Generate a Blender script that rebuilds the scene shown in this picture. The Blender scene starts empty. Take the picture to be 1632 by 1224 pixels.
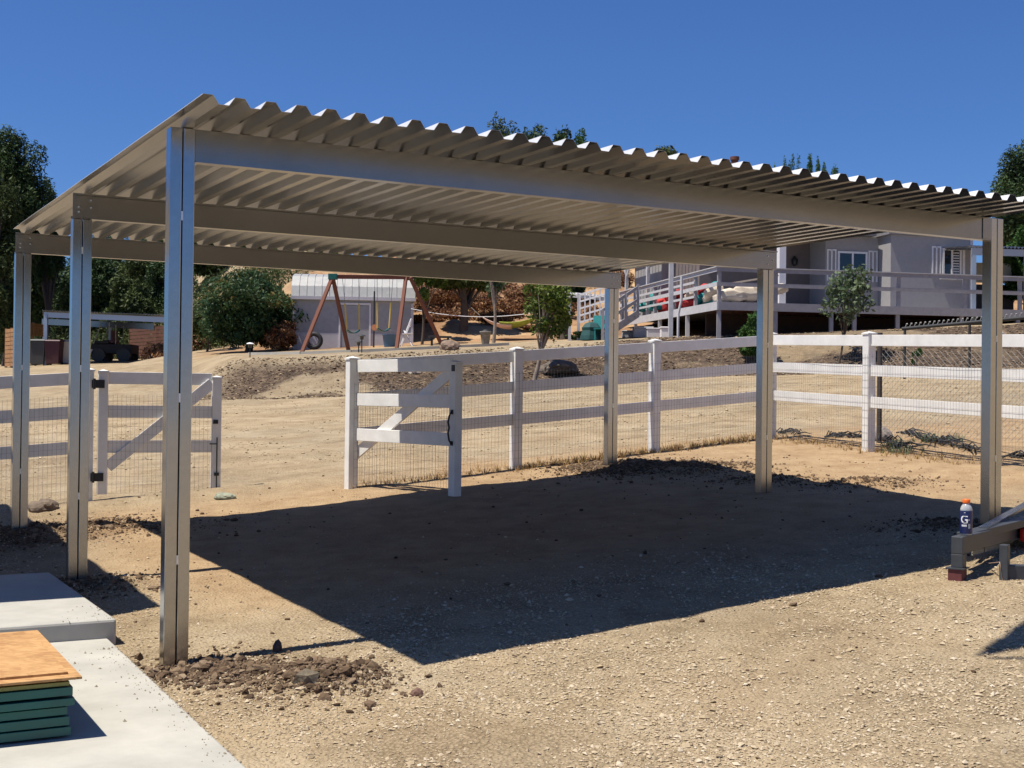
import bpy, math, random
import numpy as np
from mathutils import Vector, Matrix
random.seed(7); RNG = np.random.default_rng(7)
R = math.radians
S = bpy.context.scene
C = S.collection

# ------------------------------------------------------------------ camera, world, sun
F = 2061.7; PIT = .0089; ROL = .0115; HC = 1.5609
_cp, _sp, _c, _s = math.cos(PIT), math.sin(PIT), math.cos(ROL), math.sin(ROL)
_r = np.array([1, 0, 0.]); _u = np.array([0, -_sp, _cp]); FW = np.array([0, _cp, _sp])
RT = _c * _r + _s * _u; UP = -_s * _r + _c * _u; CAM = np.array([0, 0, HC])
cd = bpy.data.cameras.new('camera'); cam = bpy.data.objects.new('camera', cd); C.objects.link(cam)
cd.sensor_width = 36; cd.lens = 36 * F / 1632; cd.clip_start = .05; cd.clip_end = 3000
cam.matrix_world = Matrix(((RT[0], UP[0], -FW[0], 0), (RT[1], UP[1], -FW[1], 0), (RT[2], UP[2], -FW[2], HC), (0, 0, 0, 1)))
S.camera = cam
SA = .358; SE = 1.1865                       # heading of the shadows, elevation of the sun
tosun = Vector((-math.cos(SE) * math.cos(SA), -math.cos(SE) * math.sin(SA), math.sin(SE)))
W = bpy.data.worlds.new('World'); S.world = W; W.use_nodes = True
nt = W.node_tree; sky = nt.nodes.new('ShaderNodeTexSky'); sky.sky_type = 'NISHITA'; sky.sun_disc = False
sky.sun_elevation = SE; sky.sun_rotation = math.atan2(tosun.x, tosun.y)
sky.air_density = 1.0; sky.dust_density = .5; sky.ozone_density = 3.0; sky.altitude = 300
bg = nt.nodes['Background']; bg.inputs['Strength'].default_value = .055
mulc = nt.nodes.new('ShaderNodeMix'); mulc.data_type = 'RGBA'; mulc.blend_type = 'MULTIPLY'; mulc.inputs[0].default_value = 1
mulc.inputs[7].default_value = (.54, .85, 1.4, 1)      # clear dry air: deeper blue
nt.links.new(sky.outputs[0], mulc.inputs[6]); nt.links.new(mulc.outputs[2], bg.inputs[0])
sd = bpy.data.lights.new('sun', 'SUN'); sd.energy = 5; sd.angle = R(.53); sd.color = (1, .945, .84)
so = bpy.data.objects.new('sun', sd); C.objects.link(so); so.rotation_euler = tosun.to_track_quat('Z', 'Y').to_euler()
S.view_settings.view_transform = 'Standard'; S.view_settings.look = 'None'; S.view_settings.exposure = .48; S.view_settings.gamma = 1
S.render.engine = 'CYCLES'

def ray(px, py): return FW + RT * (px - 816) / F + UP * (612 - py) / F
def at(px, py, Y):
    d = ray(px, py); return CAM + d * Y / d[1]
# ------------------------------------------------------------------ noise and terrain height
def _h(ix, iy, k):
    n = (ix * 374761393 + iy * 668265263 + k * 974634777) & 0xffffffff
    n = ((n ^ (n >> 13)) * 1274126177) & 0xffffffff
    return ((n ^ (n >> 16)) & 0xffff) / 65535.
def vn(x, y, k=0):
    x = np.asarray(x, float); y = np.asarray(y, float)
    ix = np.floor(x).astype(np.int64); iy = np.floor(y).astype(np.int64); fx = x - ix; fy = y - iy
    fx = fx * fx * (3 - 2 * fx); fy = fy * fy * (3 - 2 * fy)
    a = _h(ix, iy, k); b = _h(ix + 1, iy, k); c = _h(ix, iy + 1, k); d = _h(ix + 1, iy + 1, k)
    return a + (b - a) * fx + (c - a) * fy + (a - b - c + d) * fx * fy
def fbm(x, y, o=4, k=0):
    s = 0; a = .5; f = 1
    for i in range(o): s = s + a * (vn(x * f, y * f, k + i) - .5); a *= .5; f *= 2.03
    return s
def ss(t): t = np.clip(t, 0, 1); return t * t * (3 - 2 * t)
def plane(x, y): return .0532 * np.clip(x, -35, 30) + .0623 * (np.minimum(y, 75) - 7.94)
def blob(x, y, cx, cy, rx, ry, h): return h * np.exp(-((x - cx) / rx) ** 2 - ((y - cy) / ry) ** 2)
def toe(x): return 37.2 + .1 * np.clip(-x - 7, 0, 60) + 1.2 * np.sin(x * .35)
MOUNDS = [(-1.08, 7.42, .26, .2, .13), (-1.72, 7.72, .3, .2, .03), (1.55, 16.9, .5, .45, .08), (2.3, 16.3, .7, .5, .07),
          (3.0, 15.0, .4, .3, .07), (4.0, 14.4, .5, .35, .08), (-3.6, 10.4, .6, .4, .05), (-5.0, 13.0, .5, .5, .07), (-4.5, 13.5, .9, .5, .05), (3.9, 11.6, .35, .3, .04)]
def ground(x, y):
    x = np.asarray(x, float); y = np.asarray(y, float)
    z = plane(x, y)
    z = z + (.62 + .43 * ss((x + 17) / 4)) * ss((y - toe(x)) / (4.6 + 9 * ss((-8.5 - x) / 4)))
    z = z + .17 * np.clip(y - 50, 0, 60) * ss((x + 13 + .4 * np.clip(y - 50, 0, 60)) / 10) * np.exp(-((np.maximum(x, 2) - 2) / 26) ** 2) * (1 + .25 * np.sin(x * .21 + y * .07))
    z = z + .27 * np.clip(x - 27 - .25 * np.clip(y - 20, 0, 200), 0, 60)
    for m in MOUNDS: z = z + blob(x, y, *m)
    # low berm of raked soil along the back fence
    z = z + .05 * np.exp(-((y - (18.0 + .55 * x)) / .5) ** 2) * (x < 4)
    return z
def gz(x, y): return float(ground(x, y))
def gp(px, Y):                                # ground point seen in column px at distance Y
    d = ray(px, 600); x = d[0] / d[1] * Y
    return np.array([x, Y, gz(x, Y)])
def gm(px, py, far=120):                      # ground point under a pixel of the reference
    d = ray(px, py); t = 4.0
    while t < far:
        p = CAM + d * t
        if p[2] < gz(p[0], p[1]): return p
        t += .04 if t < 25 else .15
    return CAM + d * far

# ------------------------------------------------------------------ materials
def mat(name, col=(.5, .5, .5), rough=.6, metal=0, nscale=0, namt=.15, bump=0, bscale=None, spec=.5, col2=None, detail=4, dist=.01):
    m = bpy.data.materials.new(name); m.use_nodes = True; n = m.node_tree.nodes; l = m.node_tree.links
    b = n['Principled BSDF']; b.inputs['Base Color'].default_value = (*col, 1)
    b.inputs['Roughness'].default_value = rough; b.inputs['Metallic'].default_value = metal
    b.inputs['Specular IOR Level'].default_value = spec
    tc = n.new('ShaderNodeTexCoord')
    if nscale:
        t = n.new('ShaderNodeTexNoise'); t.inputs['Scale'].default_value = nscale; t.inputs['Detail'].default_value = detail
        t.inputs['Roughness'].default_value = .65
        l.new(tc.outputs['Object'], t.inputs['Vector'])
        r = n.new('ShaderNodeValToRGB'); r.color_ramp.elements[0].position = .3; r.color_ramp.elements[1].position = .7
        c2 = col2 or tuple(min(1, c * (1 + namt)) for c in col)
        r.color_ramp.elements[0].color = (*[c * (1 - namt) for c in col], 1); r.color_ramp.elements[1].color = (*c2, 1)
        l.new(t.outputs[0], r.inputs[0]); l.new(r.outputs[0], b.inputs['Base Color'])
        q = n.new('ShaderNodeMapRange'); q.inputs[3].default_value = max(0, rough - .12); q.inputs[4].default_value = min(1, rough + .12)
        l.new(t.outputs[0], q.inputs[0]); l.new(q.outputs[0], b.inputs['Roughness'])
    if bump:
        t = n.new('ShaderNodeTexNoise'); t.inputs['Scale'].default_value = bscale or nscale or 20; t.inputs['Detail'].default_value = 5
        l.new(tc.outputs['Object'], t.inputs['Vector'])
        k = n.new('ShaderNodeBump'); k.inputs['Strength'].default_value = bump; k.inputs['Distance'].default_value = dist
        l.new(t.outputs[0], k.inputs['Height']); l.new(k.outputs[0], b.inputs['Normal'])
    return m
def galv(name, col, rough, metal, sp=35):
    m = mat(name, col, rough, metal); n = m.node_tree.nodes; l = m.node_tree.links; b = n['Principled BSDF']
    tc = n.new('ShaderNodeTexCoord')
    v = n.new('ShaderNodeTexVoronoi'); v.inputs['Scale'].default_value = sp; l.new(tc.outputs['Object'], v.inputs['Vector'])
    s = n.new('ShaderNodeTexNoise'); s.inputs['Scale'].default_value = 2.2; s.inputs['Detail'].default_value = 5
    mp = n.new('ShaderNodeMapping'); mp.inputs['Scale'].default_value = (1, 1, .35); l.new(tc.outputs['Object'], mp.inputs[0]); l.new(mp.outputs[0], s.inputs['Vector'])
    mx = n.new('ShaderNodeMath'); mx.operation = 'MULTIPLY_ADD'; mx.inputs[1].default_value = .3
    sep = n.new('ShaderNodeSeparateColor'); l.new(v.outputs['Color'], sep.inputs[0])
    l.new(sep.outputs[0], mx.inputs[0]); l.new(s.outputs[0], mx.inputs[2])
    r = n.new('ShaderNodeValToRGB'); r.color_ramp.elements[0].position = .3; r.color_ramp.elements[1].position = .95
    r.color_ramp.elements[0].color = (*[c * .93 for c in col], 1); r.color_ramp.elements[1].color = (*[min(1, c * 1.06) for c in col], 1)
    l.new(mx.outputs[0], r.inputs[0]); l.new(r.outputs[0], b.inputs['Base Color'])
    g_ = n.new('ShaderNodeTexNoise'); g_.inputs['Scale'].default_value = 2.6; g_.inputs['Detail'].default_value = .5; l.new(tc.outputs['Object'], g_.inputs['Vector'])
    k = n.new('ShaderNodeBump'); k.inputs['Strength'].default_value = .12; k.inputs['Distance'].default_value = .02      # faint oil-canning
    l.new(g_.outputs[0], k.inputs['Height']); l.new(k.outputs[0], b.inputs['Normal'])
    return m
M = {}
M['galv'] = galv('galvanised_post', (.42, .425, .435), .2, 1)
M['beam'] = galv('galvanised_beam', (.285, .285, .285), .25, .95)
M['deck'] = galv('galvanised_deck', (.3, .307, .32), .24, .94, 20)
M['decktop'] = galv('sunlit_deck_top', (.62, .62, .62), .5, .45, 20)  # paler than the underside: sky and sun glare put into the colour
M['weld'] = mat('weld', (.75, .75, .74), .35, .8)
M['vinyl'] = mat('white_vinyl', (.76, .745, .71), .42, 0, 3.5, .1, .05, 8)
M['wire'] = mat('wire', (.22, .21, .2), .5, .6)
M['wire2'] = mat('chain_wire', (.3, .3, .28), .5, .7)
M['black'] = mat('black_hardware', (.012, .012, .013), .45)
M['conc'] = mat('concrete', (.4, .383, .335), .85, 0, 2.2, .13, .25, 60, .3, dist=.004)
M['conc2'] = mat('concrete_step', (.39, .375, .335), .85, 0, 5, .08, .25, 60, .3, dist=.004)
M['rock'] = mat('rock', (.2, .18, .15), .9, 0, 14, .35, .5, 30)
M['frame'] = mat('grey_steel', (.065, .07, .077), .5, .35, 9, .2)
M['rust'] = mat('red_foot', (.12, .03, .03), .7, 0, 20, .2)
M['cream'] = mat('cream_sheet', (.4, .38, .3), .7, 0, 8, .1)
M['red'] = mat('red_plastic', (.6, .03, .02), .5)
M['timber'] = mat('brown_timber', (.17, .055, .03), .75, 0, 10, .2)
M['dark'] = mat('dark_thing', (.02, .02, .022), .7, 0, 6, .3)
M['teal'] = mat('teal_fabric', (.015, .22, .22), .7, 0, 8, .2)
M['green'] = mat('green_painted', (.007, .1, .082), .45, 0, 6, .15)
M['green2'] = mat('olive_edge', (.2, .2, .06), .6, 0, 6, .15)
M['fabric_red'] = mat('red_fabric', (.5, .03, .03), .8, 0, 8, .2)
M['fabric_cream'] = mat('cream_fabric', (.6, .52, .42), .8, 0, 8, .1)
M['yellow'] = mat('yellow_sleeve', (.6, .42, .1), .6)
M['hammock'] = mat('hammock_cloth', (.35, .42, .06), .8, 0, 6, .3)
M['pinkcloth'] = mat('pale_pink_cloth', (.65, .45, .38), .8, 0, 6, .1)
M['white'] = mat('white_paint', (.72, .7, .7), .55, 0, 5, .06)
M['trim'] = mat('house_trim', (.55, .53, .55), .6, 0, 5, .06)
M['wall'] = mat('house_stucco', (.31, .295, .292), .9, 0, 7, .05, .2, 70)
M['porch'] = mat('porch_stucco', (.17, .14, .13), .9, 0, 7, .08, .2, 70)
M['deckgrey'] = mat('grey_deck_wood', (.3, .285, .3), .75, 0, 6, .12)
M['deckpale'] = mat('pale_deck_post', (.5, .49, .5), .7, 0, 6, .1)
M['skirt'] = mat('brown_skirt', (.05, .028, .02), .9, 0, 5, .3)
M['glass'] = mat('dark_glass', (.015, .018, .022), .06, 0, spec=.8)
M['shingle'] = mat('shingle', (.2, .19, .19), .9, 0, 6, .2, .4, 20)
M['shedwall'] = mat('shed_wall', (.33, .335, .345), .8, 0, 6, .1)
M['shedbase'] = mat('shed_base', (.48, .47, .48), .8, 0, 6, .06)
M['shedroof'] = mat('shed_roof', (.36, .355, .34), .5, .2, 4, .06)
M['blueplastic'] = mat('blue_plastic', (.05, .12, .22), .5)
M['bin1'] = mat('grey_bin', (.06, .065, .07), .6); M['bin2'] = mat('maroon_bin', (.07, .025, .035), .6); M['bin3'] = mat('pale_bin', (.5, .46, .42), .6)
M['slatwood'] = mat('orange_slat', (.33, .17, .07), .8, 0, 4, .3)
M['redwood'] = mat('red_board', (.12, .045, .03), .85, 0, 4, .3)
M['bark'] = mat('bark', (.09, .065, .05), .95, 0, 9, .3, .6, 20)
M['bark2'] = mat('pale_bark', (.25, .2, .16), .95, 0, 9, .3, .4, 20)
M['bluesteel'] = mat('pale_blue_steel', (.36, .42, .5), .45, .5)
M['clod'] = None

def attrmat(name, cols, rough=.95, bump=.0, trans=0, spec=.2, scale=30):
    m = bpy.data.materials.new(name); m.use_nodes = True; n = m.node_tree.nodes; l = m.node_tree.links; b = n['Principled BSDF']
    b.inputs['Roughness'].default_value = rough; b.inputs['Specular IOR Level'].default_value = spec
    a = n.new('ShaderNodeAttribute'); a.attribute_name = 'tone'
    r = n.new('ShaderNodeValToRGB'); e = r.color_ramp.elements
    while len(e) < len(cols): e.new(.5)
    for i, c in enumerate(cols): e[i].position = i / (len(cols) - 1); e[i].color = (*c, 1)
    l.new(a.outputs['Fac'], r.inputs[0]); l.new(r.outputs[0], b.inputs['Base Color'])
    if bump:
        tc = n.new('ShaderNodeTexCoord'); t = n.new('ShaderNodeTexNoise'); t.inputs['Scale'].default_value = scale; l.new(tc.outputs['Object'], t.inputs['Vector'])
        k = n.new('ShaderNodeBump'); k.inputs['Strength'].default_value = bump; k.inputs['Distance'].default_value = .02
        l.new(t.outputs[0], k.inputs['Height']); l.new(k.outputs[0], b.inputs['Normal'])
    if trans:
        t = n.new('ShaderNodeBsdfTranslucent'); mx = n.new('ShaderNodeMixShader'); mx.inputs[0].default_value = trans
        l.new(r.outputs[0], t.inputs[0]); l.new(b.outputs[0], mx.inputs[1]); l.new(t.outputs[0], mx.inputs[2])
        l.new(mx.outputs[0], n['Material Output'].inputs[0])
    return m
M['gravel'] = attrmat('gravel', [(.22, .165, .11), (.35, .27, .17), (.42, .33, .215), (.48, .39, .27), (.58, .5, .39)])
M['clod'] = attrmat('clods', [(.055, .035, .021), (.115, .075, .046), (.17, .116, .072), (.26, .19, .125)], bump=.6)
M['chips'] = attrmat('mulch', [(.05, .035, .025), (.13, .09, .06), (.26, .19, .12), (.45, .34, .22)])
M['pine'] = attrmat('pine_leaf', [(.015, .03, .012), (.042, .075, .025), (.085, .13, .045)], .6, trans=.15)
M['pine2'] = attrmat('olive_pine_leaf', [(.03, .045, .014), (.07, .095, .03), (.12, .15, .05)], .6, trans=.2)
M['leaf'] = attrmat('leaf', [(.02, .05, .012), (.05, .11, .025), (.12, .2, .05)], .5, trans=.25)
M['leafy'] = attrmat('yellow_leaf', [(.04, .07, .012), (.12, .17, .03), (.26, .28, .06)], .5, trans=.3)
M['silk'] = attrmat('silk_leaf', [(.012, .032, .014), (.028, .065, .026), (.055, .1, .035), (.26, .16, .05)], .5, trans=.25)
M['greyleaf'] = attrmat('grey_leaf', [(.05, .08, .04), (.1, .14, .07), (.18, .22, .12)], .5, trans=.2)
M['brush'] = attrmat('dry_brush', [(.05, .022, .012), (.14, .06, .03), (.3, .16, .08), (.42, .28, .14)], .9, trans=.1)
M['straw'] = attrmat('straw', [(.16, .08, .03), (.38, .24, .1), (.5, .36, .16)], .9, trans=.1)
M['twig'] = attrmat('twigs', [(.015, .01, .008), (.04, .03, .02), (.1, .07, .05)], .9)

# ------------------------------------------------------------------ mesh helpers
class MB:
    def __init__(s): s.v = []; s.f = []; s.sm = []
    def add(s, vs, fs, sm=False):
        o = len(s.v); s.v += [tuple(map(float, p)) for p in vs]; s.f += [tuple(i + o for i in f) for f in fs]; s.sm += [sm] * len(fs); return s
    def hexa(s, p): # 8 corners: bottom 4 ccw, top 4
        return s.add(p, [(3, 2, 1, 0), (4, 5, 6, 7), (0, 1, 5, 4), (1, 2, 6, 5), (2, 3, 7, 6), (3, 0, 4, 7)])
    def box(s, o, a, b, c): # corner + three edge vectors
        o, a, b, c = map(np.array, (o, a, b, c)); return s.hexa([o, o + a, o + a + b, o + b, o + c, o + a + c, o + a + b + c, o + b + c])
    def bar(s, p, q, w, h, up=(0, 0, 1)): # beam p->q centred, width w (side) height h (up)
        p = np.array(p, float); q = np.array(q, float); d = q - p; d = d / np.linalg.norm(d); u = np.array(up, float)
        sd = np.cross(d, u); sd /= np.linalg.norm(sd); u = np.cross(sd, d)
        a = sd * w / 2; b = u * h / 2
        return s.hexa([p - a - b, p + a - b, q + a - b, q - a - b, p - a + b, p + a + b, q + a + b, q - a + b])
    def tube(s, pts, rs, n=8, caps=True, sm=True):
        pts = [np.array(p, float) for p in pts]
        if not hasattr(rs, '__len__'): rs = [rs] * len(pts)
        V = []; 
        for i, p in enumerate(pts):
            d = pts[min(i + 1, len(pts) - 1)] - pts[max(i - 1, 0)]; d /= np.linalg.norm(d)
            a = np.cross(d, (0, 0, 1) if abs(d[2]) < .9 else (0, 1, 0)); a /= np.linalg.norm(a); b = np.cross(d, a)
            for k in range(n):
                t = 2 * math.pi * k / n; V.append(p + rs[i] * (a * math.cos(t) + b * math.sin(t)))
        Fs = []
        for i in range(len(pts) - 1):
            for k in range(n): Fs.append((i * n + k, i * n + (k + 1) % n, (i + 1) * n + (k + 1) % n, (i + 1) * n + k))
        s.add(V, Fs, sm)
        if caps: s.add(V[:n], [tuple(range(n))[::-1]]); s.add(V[-n:], [tuple(range(n))])
        return s
    def lathe(s, c, prof, n=20, ax=(0, 0, 1), sm=True):
        c = np.array(c, float); V = []
        for r, z in prof:
            for k in range(n): t = 2 * math.pi * k / n; V.append(c + (r * math.cos(t), r * math.sin(t), z))
        Fs = [(i * n + k, i * n + (k + 1) % n, (i + 1) * n + (k + 1) % n, (i + 1) * n + k) for i in range(len(prof) - 1) for k in range(n)]
        s.add(V, Fs, sm); s.add(V[:n], [tuple(range(n))[::-1]]); s.add(V[-n:], [tuple(range(n))]); return s
    def quad(s, a, b, c, d): return s.add([a, b, c, d], [(0, 1, 2, 3)])
def rootloc(o):
    while o.parent: o = o.parent
    return np.array(o.location)
def finish(name, me, m, parent):
    me.materials.append(m); o = bpy.data.objects.new(name, me); C.objects.link(o)
    if parent: o.parent = parent
    return o
def obj(name, mb, m, parent=None, bevel=0, local=False):
    V = np.array(mb.v, float)
    if parent is not None and not local: V = V - rootloc(parent)
    me = bpy.data.meshes.new(name); me.from_pydata(V.tolist(), [], mb.f)
    me.polygons.foreach_set('use_smooth', mb.sm); me.update()
    o = finish(name, me, m, parent)
    if bevel:
        bv = o.modifiers.new('bevel', 'BEVEL'); bv.width = bevel; bv.segments = 2; bv.limit_method = 'ANGLE'; bv.angle_limit = R(40)
    return o
def fast(name, V, Fa, m, parent=None, tone=None, smooth=False, local=False):
    V = np.asarray(V, float)
    if parent is not None and not local: V = V - rootloc(parent)
    k = Fa.shape[1]; me = bpy.data.meshes.new(name)
    me.vertices.add(len(V)); me.vertices.foreach_set('co', V.astype(np.float32).ravel())
    me.loops.add(Fa.size); me.loops.foreach_set('vertex_index', Fa.astype(np.int32).ravel())
    me.polygons.add(len(Fa)); me.polygons.foreach_set('loop_start', np.arange(0, Fa.size, k, dtype=np.int32))
    me.polygons.foreach_set('loop_total', np.full(len(Fa), k, dtype=np.int32))
    me.polygons.foreach_set('use_smooth', np.full(len(Fa), smooth)); me.update(calc_edges=True)
    if tone is not None:
        a = me.attributes.new('tone', 'FLOAT', 'POINT'); a.data.foreach_set('value', np.asarray(tone, np.float32))
    return finish(name, me, m, parent)
def tag(o, label=None, cat=None, group=None, kind=None):
    if label: o['label'] = label
    if cat: o['category'] = cat
    if group: o['group'] = group
    if kind: o['kind'] = kind
    return o
def thing(name, label, cat, loc=(0, 0, 0), rz=0, group=None):
    o = bpy.data.objects.new(name, None); C.objects.link(o); o.location = tuple(map(float, loc)); o.rotation_euler.z = rz
    o.empty_display_size = .2
    return tag(o, label, cat, group)
def dup(root, loc, rz=0, label=None, sc=None):
    def cp(o, par):
        c = o.copy(); C.objects.link(c); c.parent = par
        for ch in list(o.children): cp(ch, c)
        return c
    r = cp(root, None); r.location = tuple(map(float, loc)); r.rotation_euler.z = rz
    if label: r['label'] = label
    if sc: r.scale = (sc, sc, sc)
    return r
def A(*p): return np.array(p, float)

# ================================================================== GROUND
def axis(fine, segs):
    out = [fine]
    for a, b, st in segs: out.append(np.arange(a, b, st))
    return np.unique(np.round(np.concatenate(out), 4))
gx = axis(np.arange(-7, 8, .05), [(-32, -7, .4), (8, 32, .4), (-120, -32, 4), (32, 121, 4), (-700, -120, 40), (120, 701, 40)])
gy = axis(np.arange(4.5, 20, .05), [(-30, 2, 2), (2, 4.5, .2), (20, 36, .16), (36, 47, .12), (47, 70, .5), (70, 140, 3), (140, 1200, 50)])
X, Y = np.meshgrid(gx, gy); Z = ground(X, Y)
near = ss((22 - Y) / 4) * (abs(X) < 9)
Z = Z + fbm(X * 1.1, Y * 1.1, 3, 3) * .05 + near * (fbm(X * 5, Y * 5, 4, 9) * .03)
rough_zone = np.zeros_like(X)
for m in MOUNDS: rough_zone += blob(X, Y, m[0], m[1], m[2] * 1.25, m[3] * 1.25, 1)
Z = Z + rough_zone.clip(0, 1) * (fbm(X * 9, Y * 9, 3, 21) * .09)
bank = ss((Y - toe(X) + .5) / .9) * ss((toe(X) + 4.0 + 2.6 * ss((X - 2) / 4) - Y) / 1.5) * ss((X + 9.5) / 1.5)
Z = Z + bank * fbm(X * 2.5, Y * 2.5, 4, 33) * .14 + ss((Y - 49) / 6) * ss((X + 13 + .3 * (Y - 50).clip(0, 60)) / 6) * fbm(X * .3, Y * .3, 4, 40) * 1.8
ny, nx = X.shape
V = np.stack([X, Y, Z], -1).reshape(-1, 3)
idx = np.arange(nx * ny).reshape(ny, nx)
Fa = np.stack([idx[:-1, :-1], idx[:-1, 1:], idx[1:, 1:], idx[1:, :-1]], -1).reshape(-1, 4)
def gmat():
    m = bpy.data.materials.new('ground_soil'); m.use_nodes = True; n = m.node_tree.nodes; l = m.node_tree.links; b = n['Principled BSDF']
    b.inputs['Roughness'].default_value = .97; b.inputs['Specular IOR Level'].default_value = .15
    tc = n.new('ShaderNodeTexCoord')
    def noise(sc, det=5, ro=.6):
        t = n.new('ShaderNodeTexNoise'); t.inputs['Scale'].default_value = sc; t.inputs['Detail'].default_value = det; t.inputs['Roughness'].default_value = ro
        l.new(tc.outputs['Object'], t.inputs['Vector']); return t.outputs[0]
    def ramp(src, stops):
        r = n.new('ShaderNodeValToRGB'); e = r.color_ramp.elements
        while len(e) < len(stops): e.new(.5)
        for i, (p, c) in enumerate(stops): e[i].position = p; e[i].color = (*c, 1)
        l.new(src, r.inputs[0]); return r.outputs[0]
    def mix(fac, a, bb, mode='MIX'):
        x = n.new('ShaderNodeMix'); x.data_type = 'RGBA'; x.blend_type = mode
        if isinstance(fac, float): x.inputs[0].default_value = fac
        else: l.new(fac, x.inputs[0])
        l.new(a, x.inputs[6]); l.new(bb, x.inputs[7]); return x.outputs[2]
    def attr(nm):
        a = n.new('ShaderNodeAttribute'); a.attribute_name = nm; return a.outputs['Fac']
    base = ramp(noise(.9, 6), [(.3, (.35, .262, .16)), (.5, (.43, .33, .205)), (.72, (.48, .385, .255))])
    fine = ramp(noise(38, 4, .8), [(.3, (.62, .6, .58)), (.5, (.95, .95, .95)), (.72, (1.15, 1.15, 1.15))])
    vo = n.new('ShaderNodeTexVoronoi'); vo.inputs['Scale'].default_value = 46; l.new(tc.outputs['Object'], vo.inputs['Vector'])
    peb = ramp(vo.outputs['Distance'], [(.0, (1.12, 1.1, 1.08)), (.35, (1, 1, 1)), (.6, (.72, .7, .68))])
    pm = ramp(noise(1.1, 5, .7), [(.4, (.15, .15, .15)), (.58, (1, 1, 1))])
    c = mix(pm, mix(.6, base, fine, 'MULTIPLY'), mix(1.0, mix(1.0, base, fine, 'MULTIPLY'), peb, 'MULTIPLY'))
    soil = ramp(noise(7, 6, .7), [(.3, (.08, .052, .033)), (.5, (.14, .095, .06)), (.75, (.24, .17, .11))])
    mid = ramp(noise(2.6, 8, .8), [(.33, (.72, .7, .68)), (.5, (1, 1, 1)), (.7, (1.06, 1.07, 1.1))])
    c = mix(1.0, c, mid, 'MULTIPLY')
    big = ramp(noise(.16, 4, .6), [(.42, (1, 1, 1)), (.62, (.84, .86, .9))])
    c = mix(1.0, c, big, 'MULTIPLY')
    c = mix(attr('soil'), c, soil)
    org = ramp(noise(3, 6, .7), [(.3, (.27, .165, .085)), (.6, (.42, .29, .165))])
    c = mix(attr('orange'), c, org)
    mul = ramp(noise(5, 8, .85), [(.4, (.04, .028, .02)), (.52, (.1, .07, .05)), (.6, (.2, .14, .09)), (.72, (.4, .3, .19))])
    c = mix(attr('mulch'), c, mul)
    hil = ramp(noise(.22, 8, .75), [(.35, (.16, .08, .045)), (.5, (.33, .19, .1)), (.65, (.5, .34, .18))])
    c = mix(attr('hill'), c, hil)
    l.new(c, b.inputs['Base Color'])
    k = n.new('ShaderNodeBump'); k.inputs['Strength'].default_value = .7; k.inputs['Distance'].default_value = .02
    l.new(vo.outputs['Distance'], k.inputs['Height']); k.invert = True
    k2 = n.new('ShaderNodeBump'); k2.inputs['Strength'].default_value = .6; k2.inputs['Distance'].default_value = .04
    l.new(noise(14, 6, .75), k2.inputs['Height']); l.new(k.outputs[0], k2.inputs['Normal']); l.new(k2.outputs[0], b.inputs['Normal'])
    return m
g = fast('ground', V, Fa, gmat(), smooth=True); tag(g, kind='structure')
def gattr(nm, arr):
    a = g.data.attributes.new(nm, 'FLOAT', 'POINT'); a.data.foreach_set('value', arr.astype(np.float32).ravel())
n1 = fbm(X * .9, Y * .9, 4, 50)
soilm = np.zeros_like(X)
for m in MOUNDS: soilm += blob(X, Y, m[0], m[1], m[2] * 1.15, m[3] * 1.15, 1.3)
soilm += blob(X, Y, 2.2, 16.0, 1.7, .9, .9) + blob(X, Y, 3.6, 14.6, 1.2, .7, .7) + blob(X, Y, -4.3, 12.4, 1.0, 1.6, .7)
gattr('soil', np.clip(soilm - .35 + n1 * .8, 0, 1) * .9)
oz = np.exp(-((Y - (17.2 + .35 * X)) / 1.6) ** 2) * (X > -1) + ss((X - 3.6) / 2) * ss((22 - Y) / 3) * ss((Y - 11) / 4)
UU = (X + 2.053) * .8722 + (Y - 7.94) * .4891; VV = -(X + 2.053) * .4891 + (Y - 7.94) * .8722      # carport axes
under = ss((UU + .2) / 1.5) * ss((VV + .2) / 2.4) * ss((8.2 - VV) / 2)  # brown yard soil; also darkens the ground colour where the roof shadow falls
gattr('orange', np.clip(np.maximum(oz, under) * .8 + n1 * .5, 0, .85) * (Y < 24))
patch = ss((fbm(X * .35, Y * .35, 4, 61) + .14) / .1)
rightb = ss((X - 1) / 3)
gattr('mulch', np.clip(bank * (patch * .9 + .15 + .3 * rightb) + bank * fbm(X * 2, Y * 3, 3, 70) * .5, 0, 1))
gattr('hill', ss((Y - 47) / 4) * ss((X + 14) / 4) * .95 + 0 * X)

# loose gravel and clods: nobody could count them
OCT_V = np.array([(1, 0, 0), (-1, 0, 0), (0, 1, 0), (0, -1, 0), (0, 0, 1), (0, 0, -1)], float)
OCT_F = np.array([(0, 2, 4), (2, 1, 4), (1, 3, 4), (3, 0, 4), (2, 0, 5), (1, 2, 5), (3, 1, 5), (0, 3, 5)])
ph = (1 + 5 ** .5) / 2
ICO_V = np.array([(-1, ph, 0), (1, ph, 0), (-1, -ph, 0), (1, -ph, 0), (0, -1, ph), (0, 1, ph), (0, -1, -ph), (0, 1, -ph), (ph, 0, -1), (ph, 0, 1), (-ph, 0, -1), (-ph, 0, 1)]) / 1.9
ICO_F = np.array([(0, 11, 5), (0, 5, 1), (0, 1, 7), (0, 7, 10), (0, 10, 11), (1, 5, 9), (5, 11, 4), (11, 10, 2), (10, 7, 6), (7, 1, 8), (3, 9, 4), (3, 4, 2), (3, 2, 6), (3, 6, 8), (3, 8, 9), (4, 9, 5), (2, 4, 11), (6, 2, 10), (8, 6, 7), (9, 8, 1)])
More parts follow.
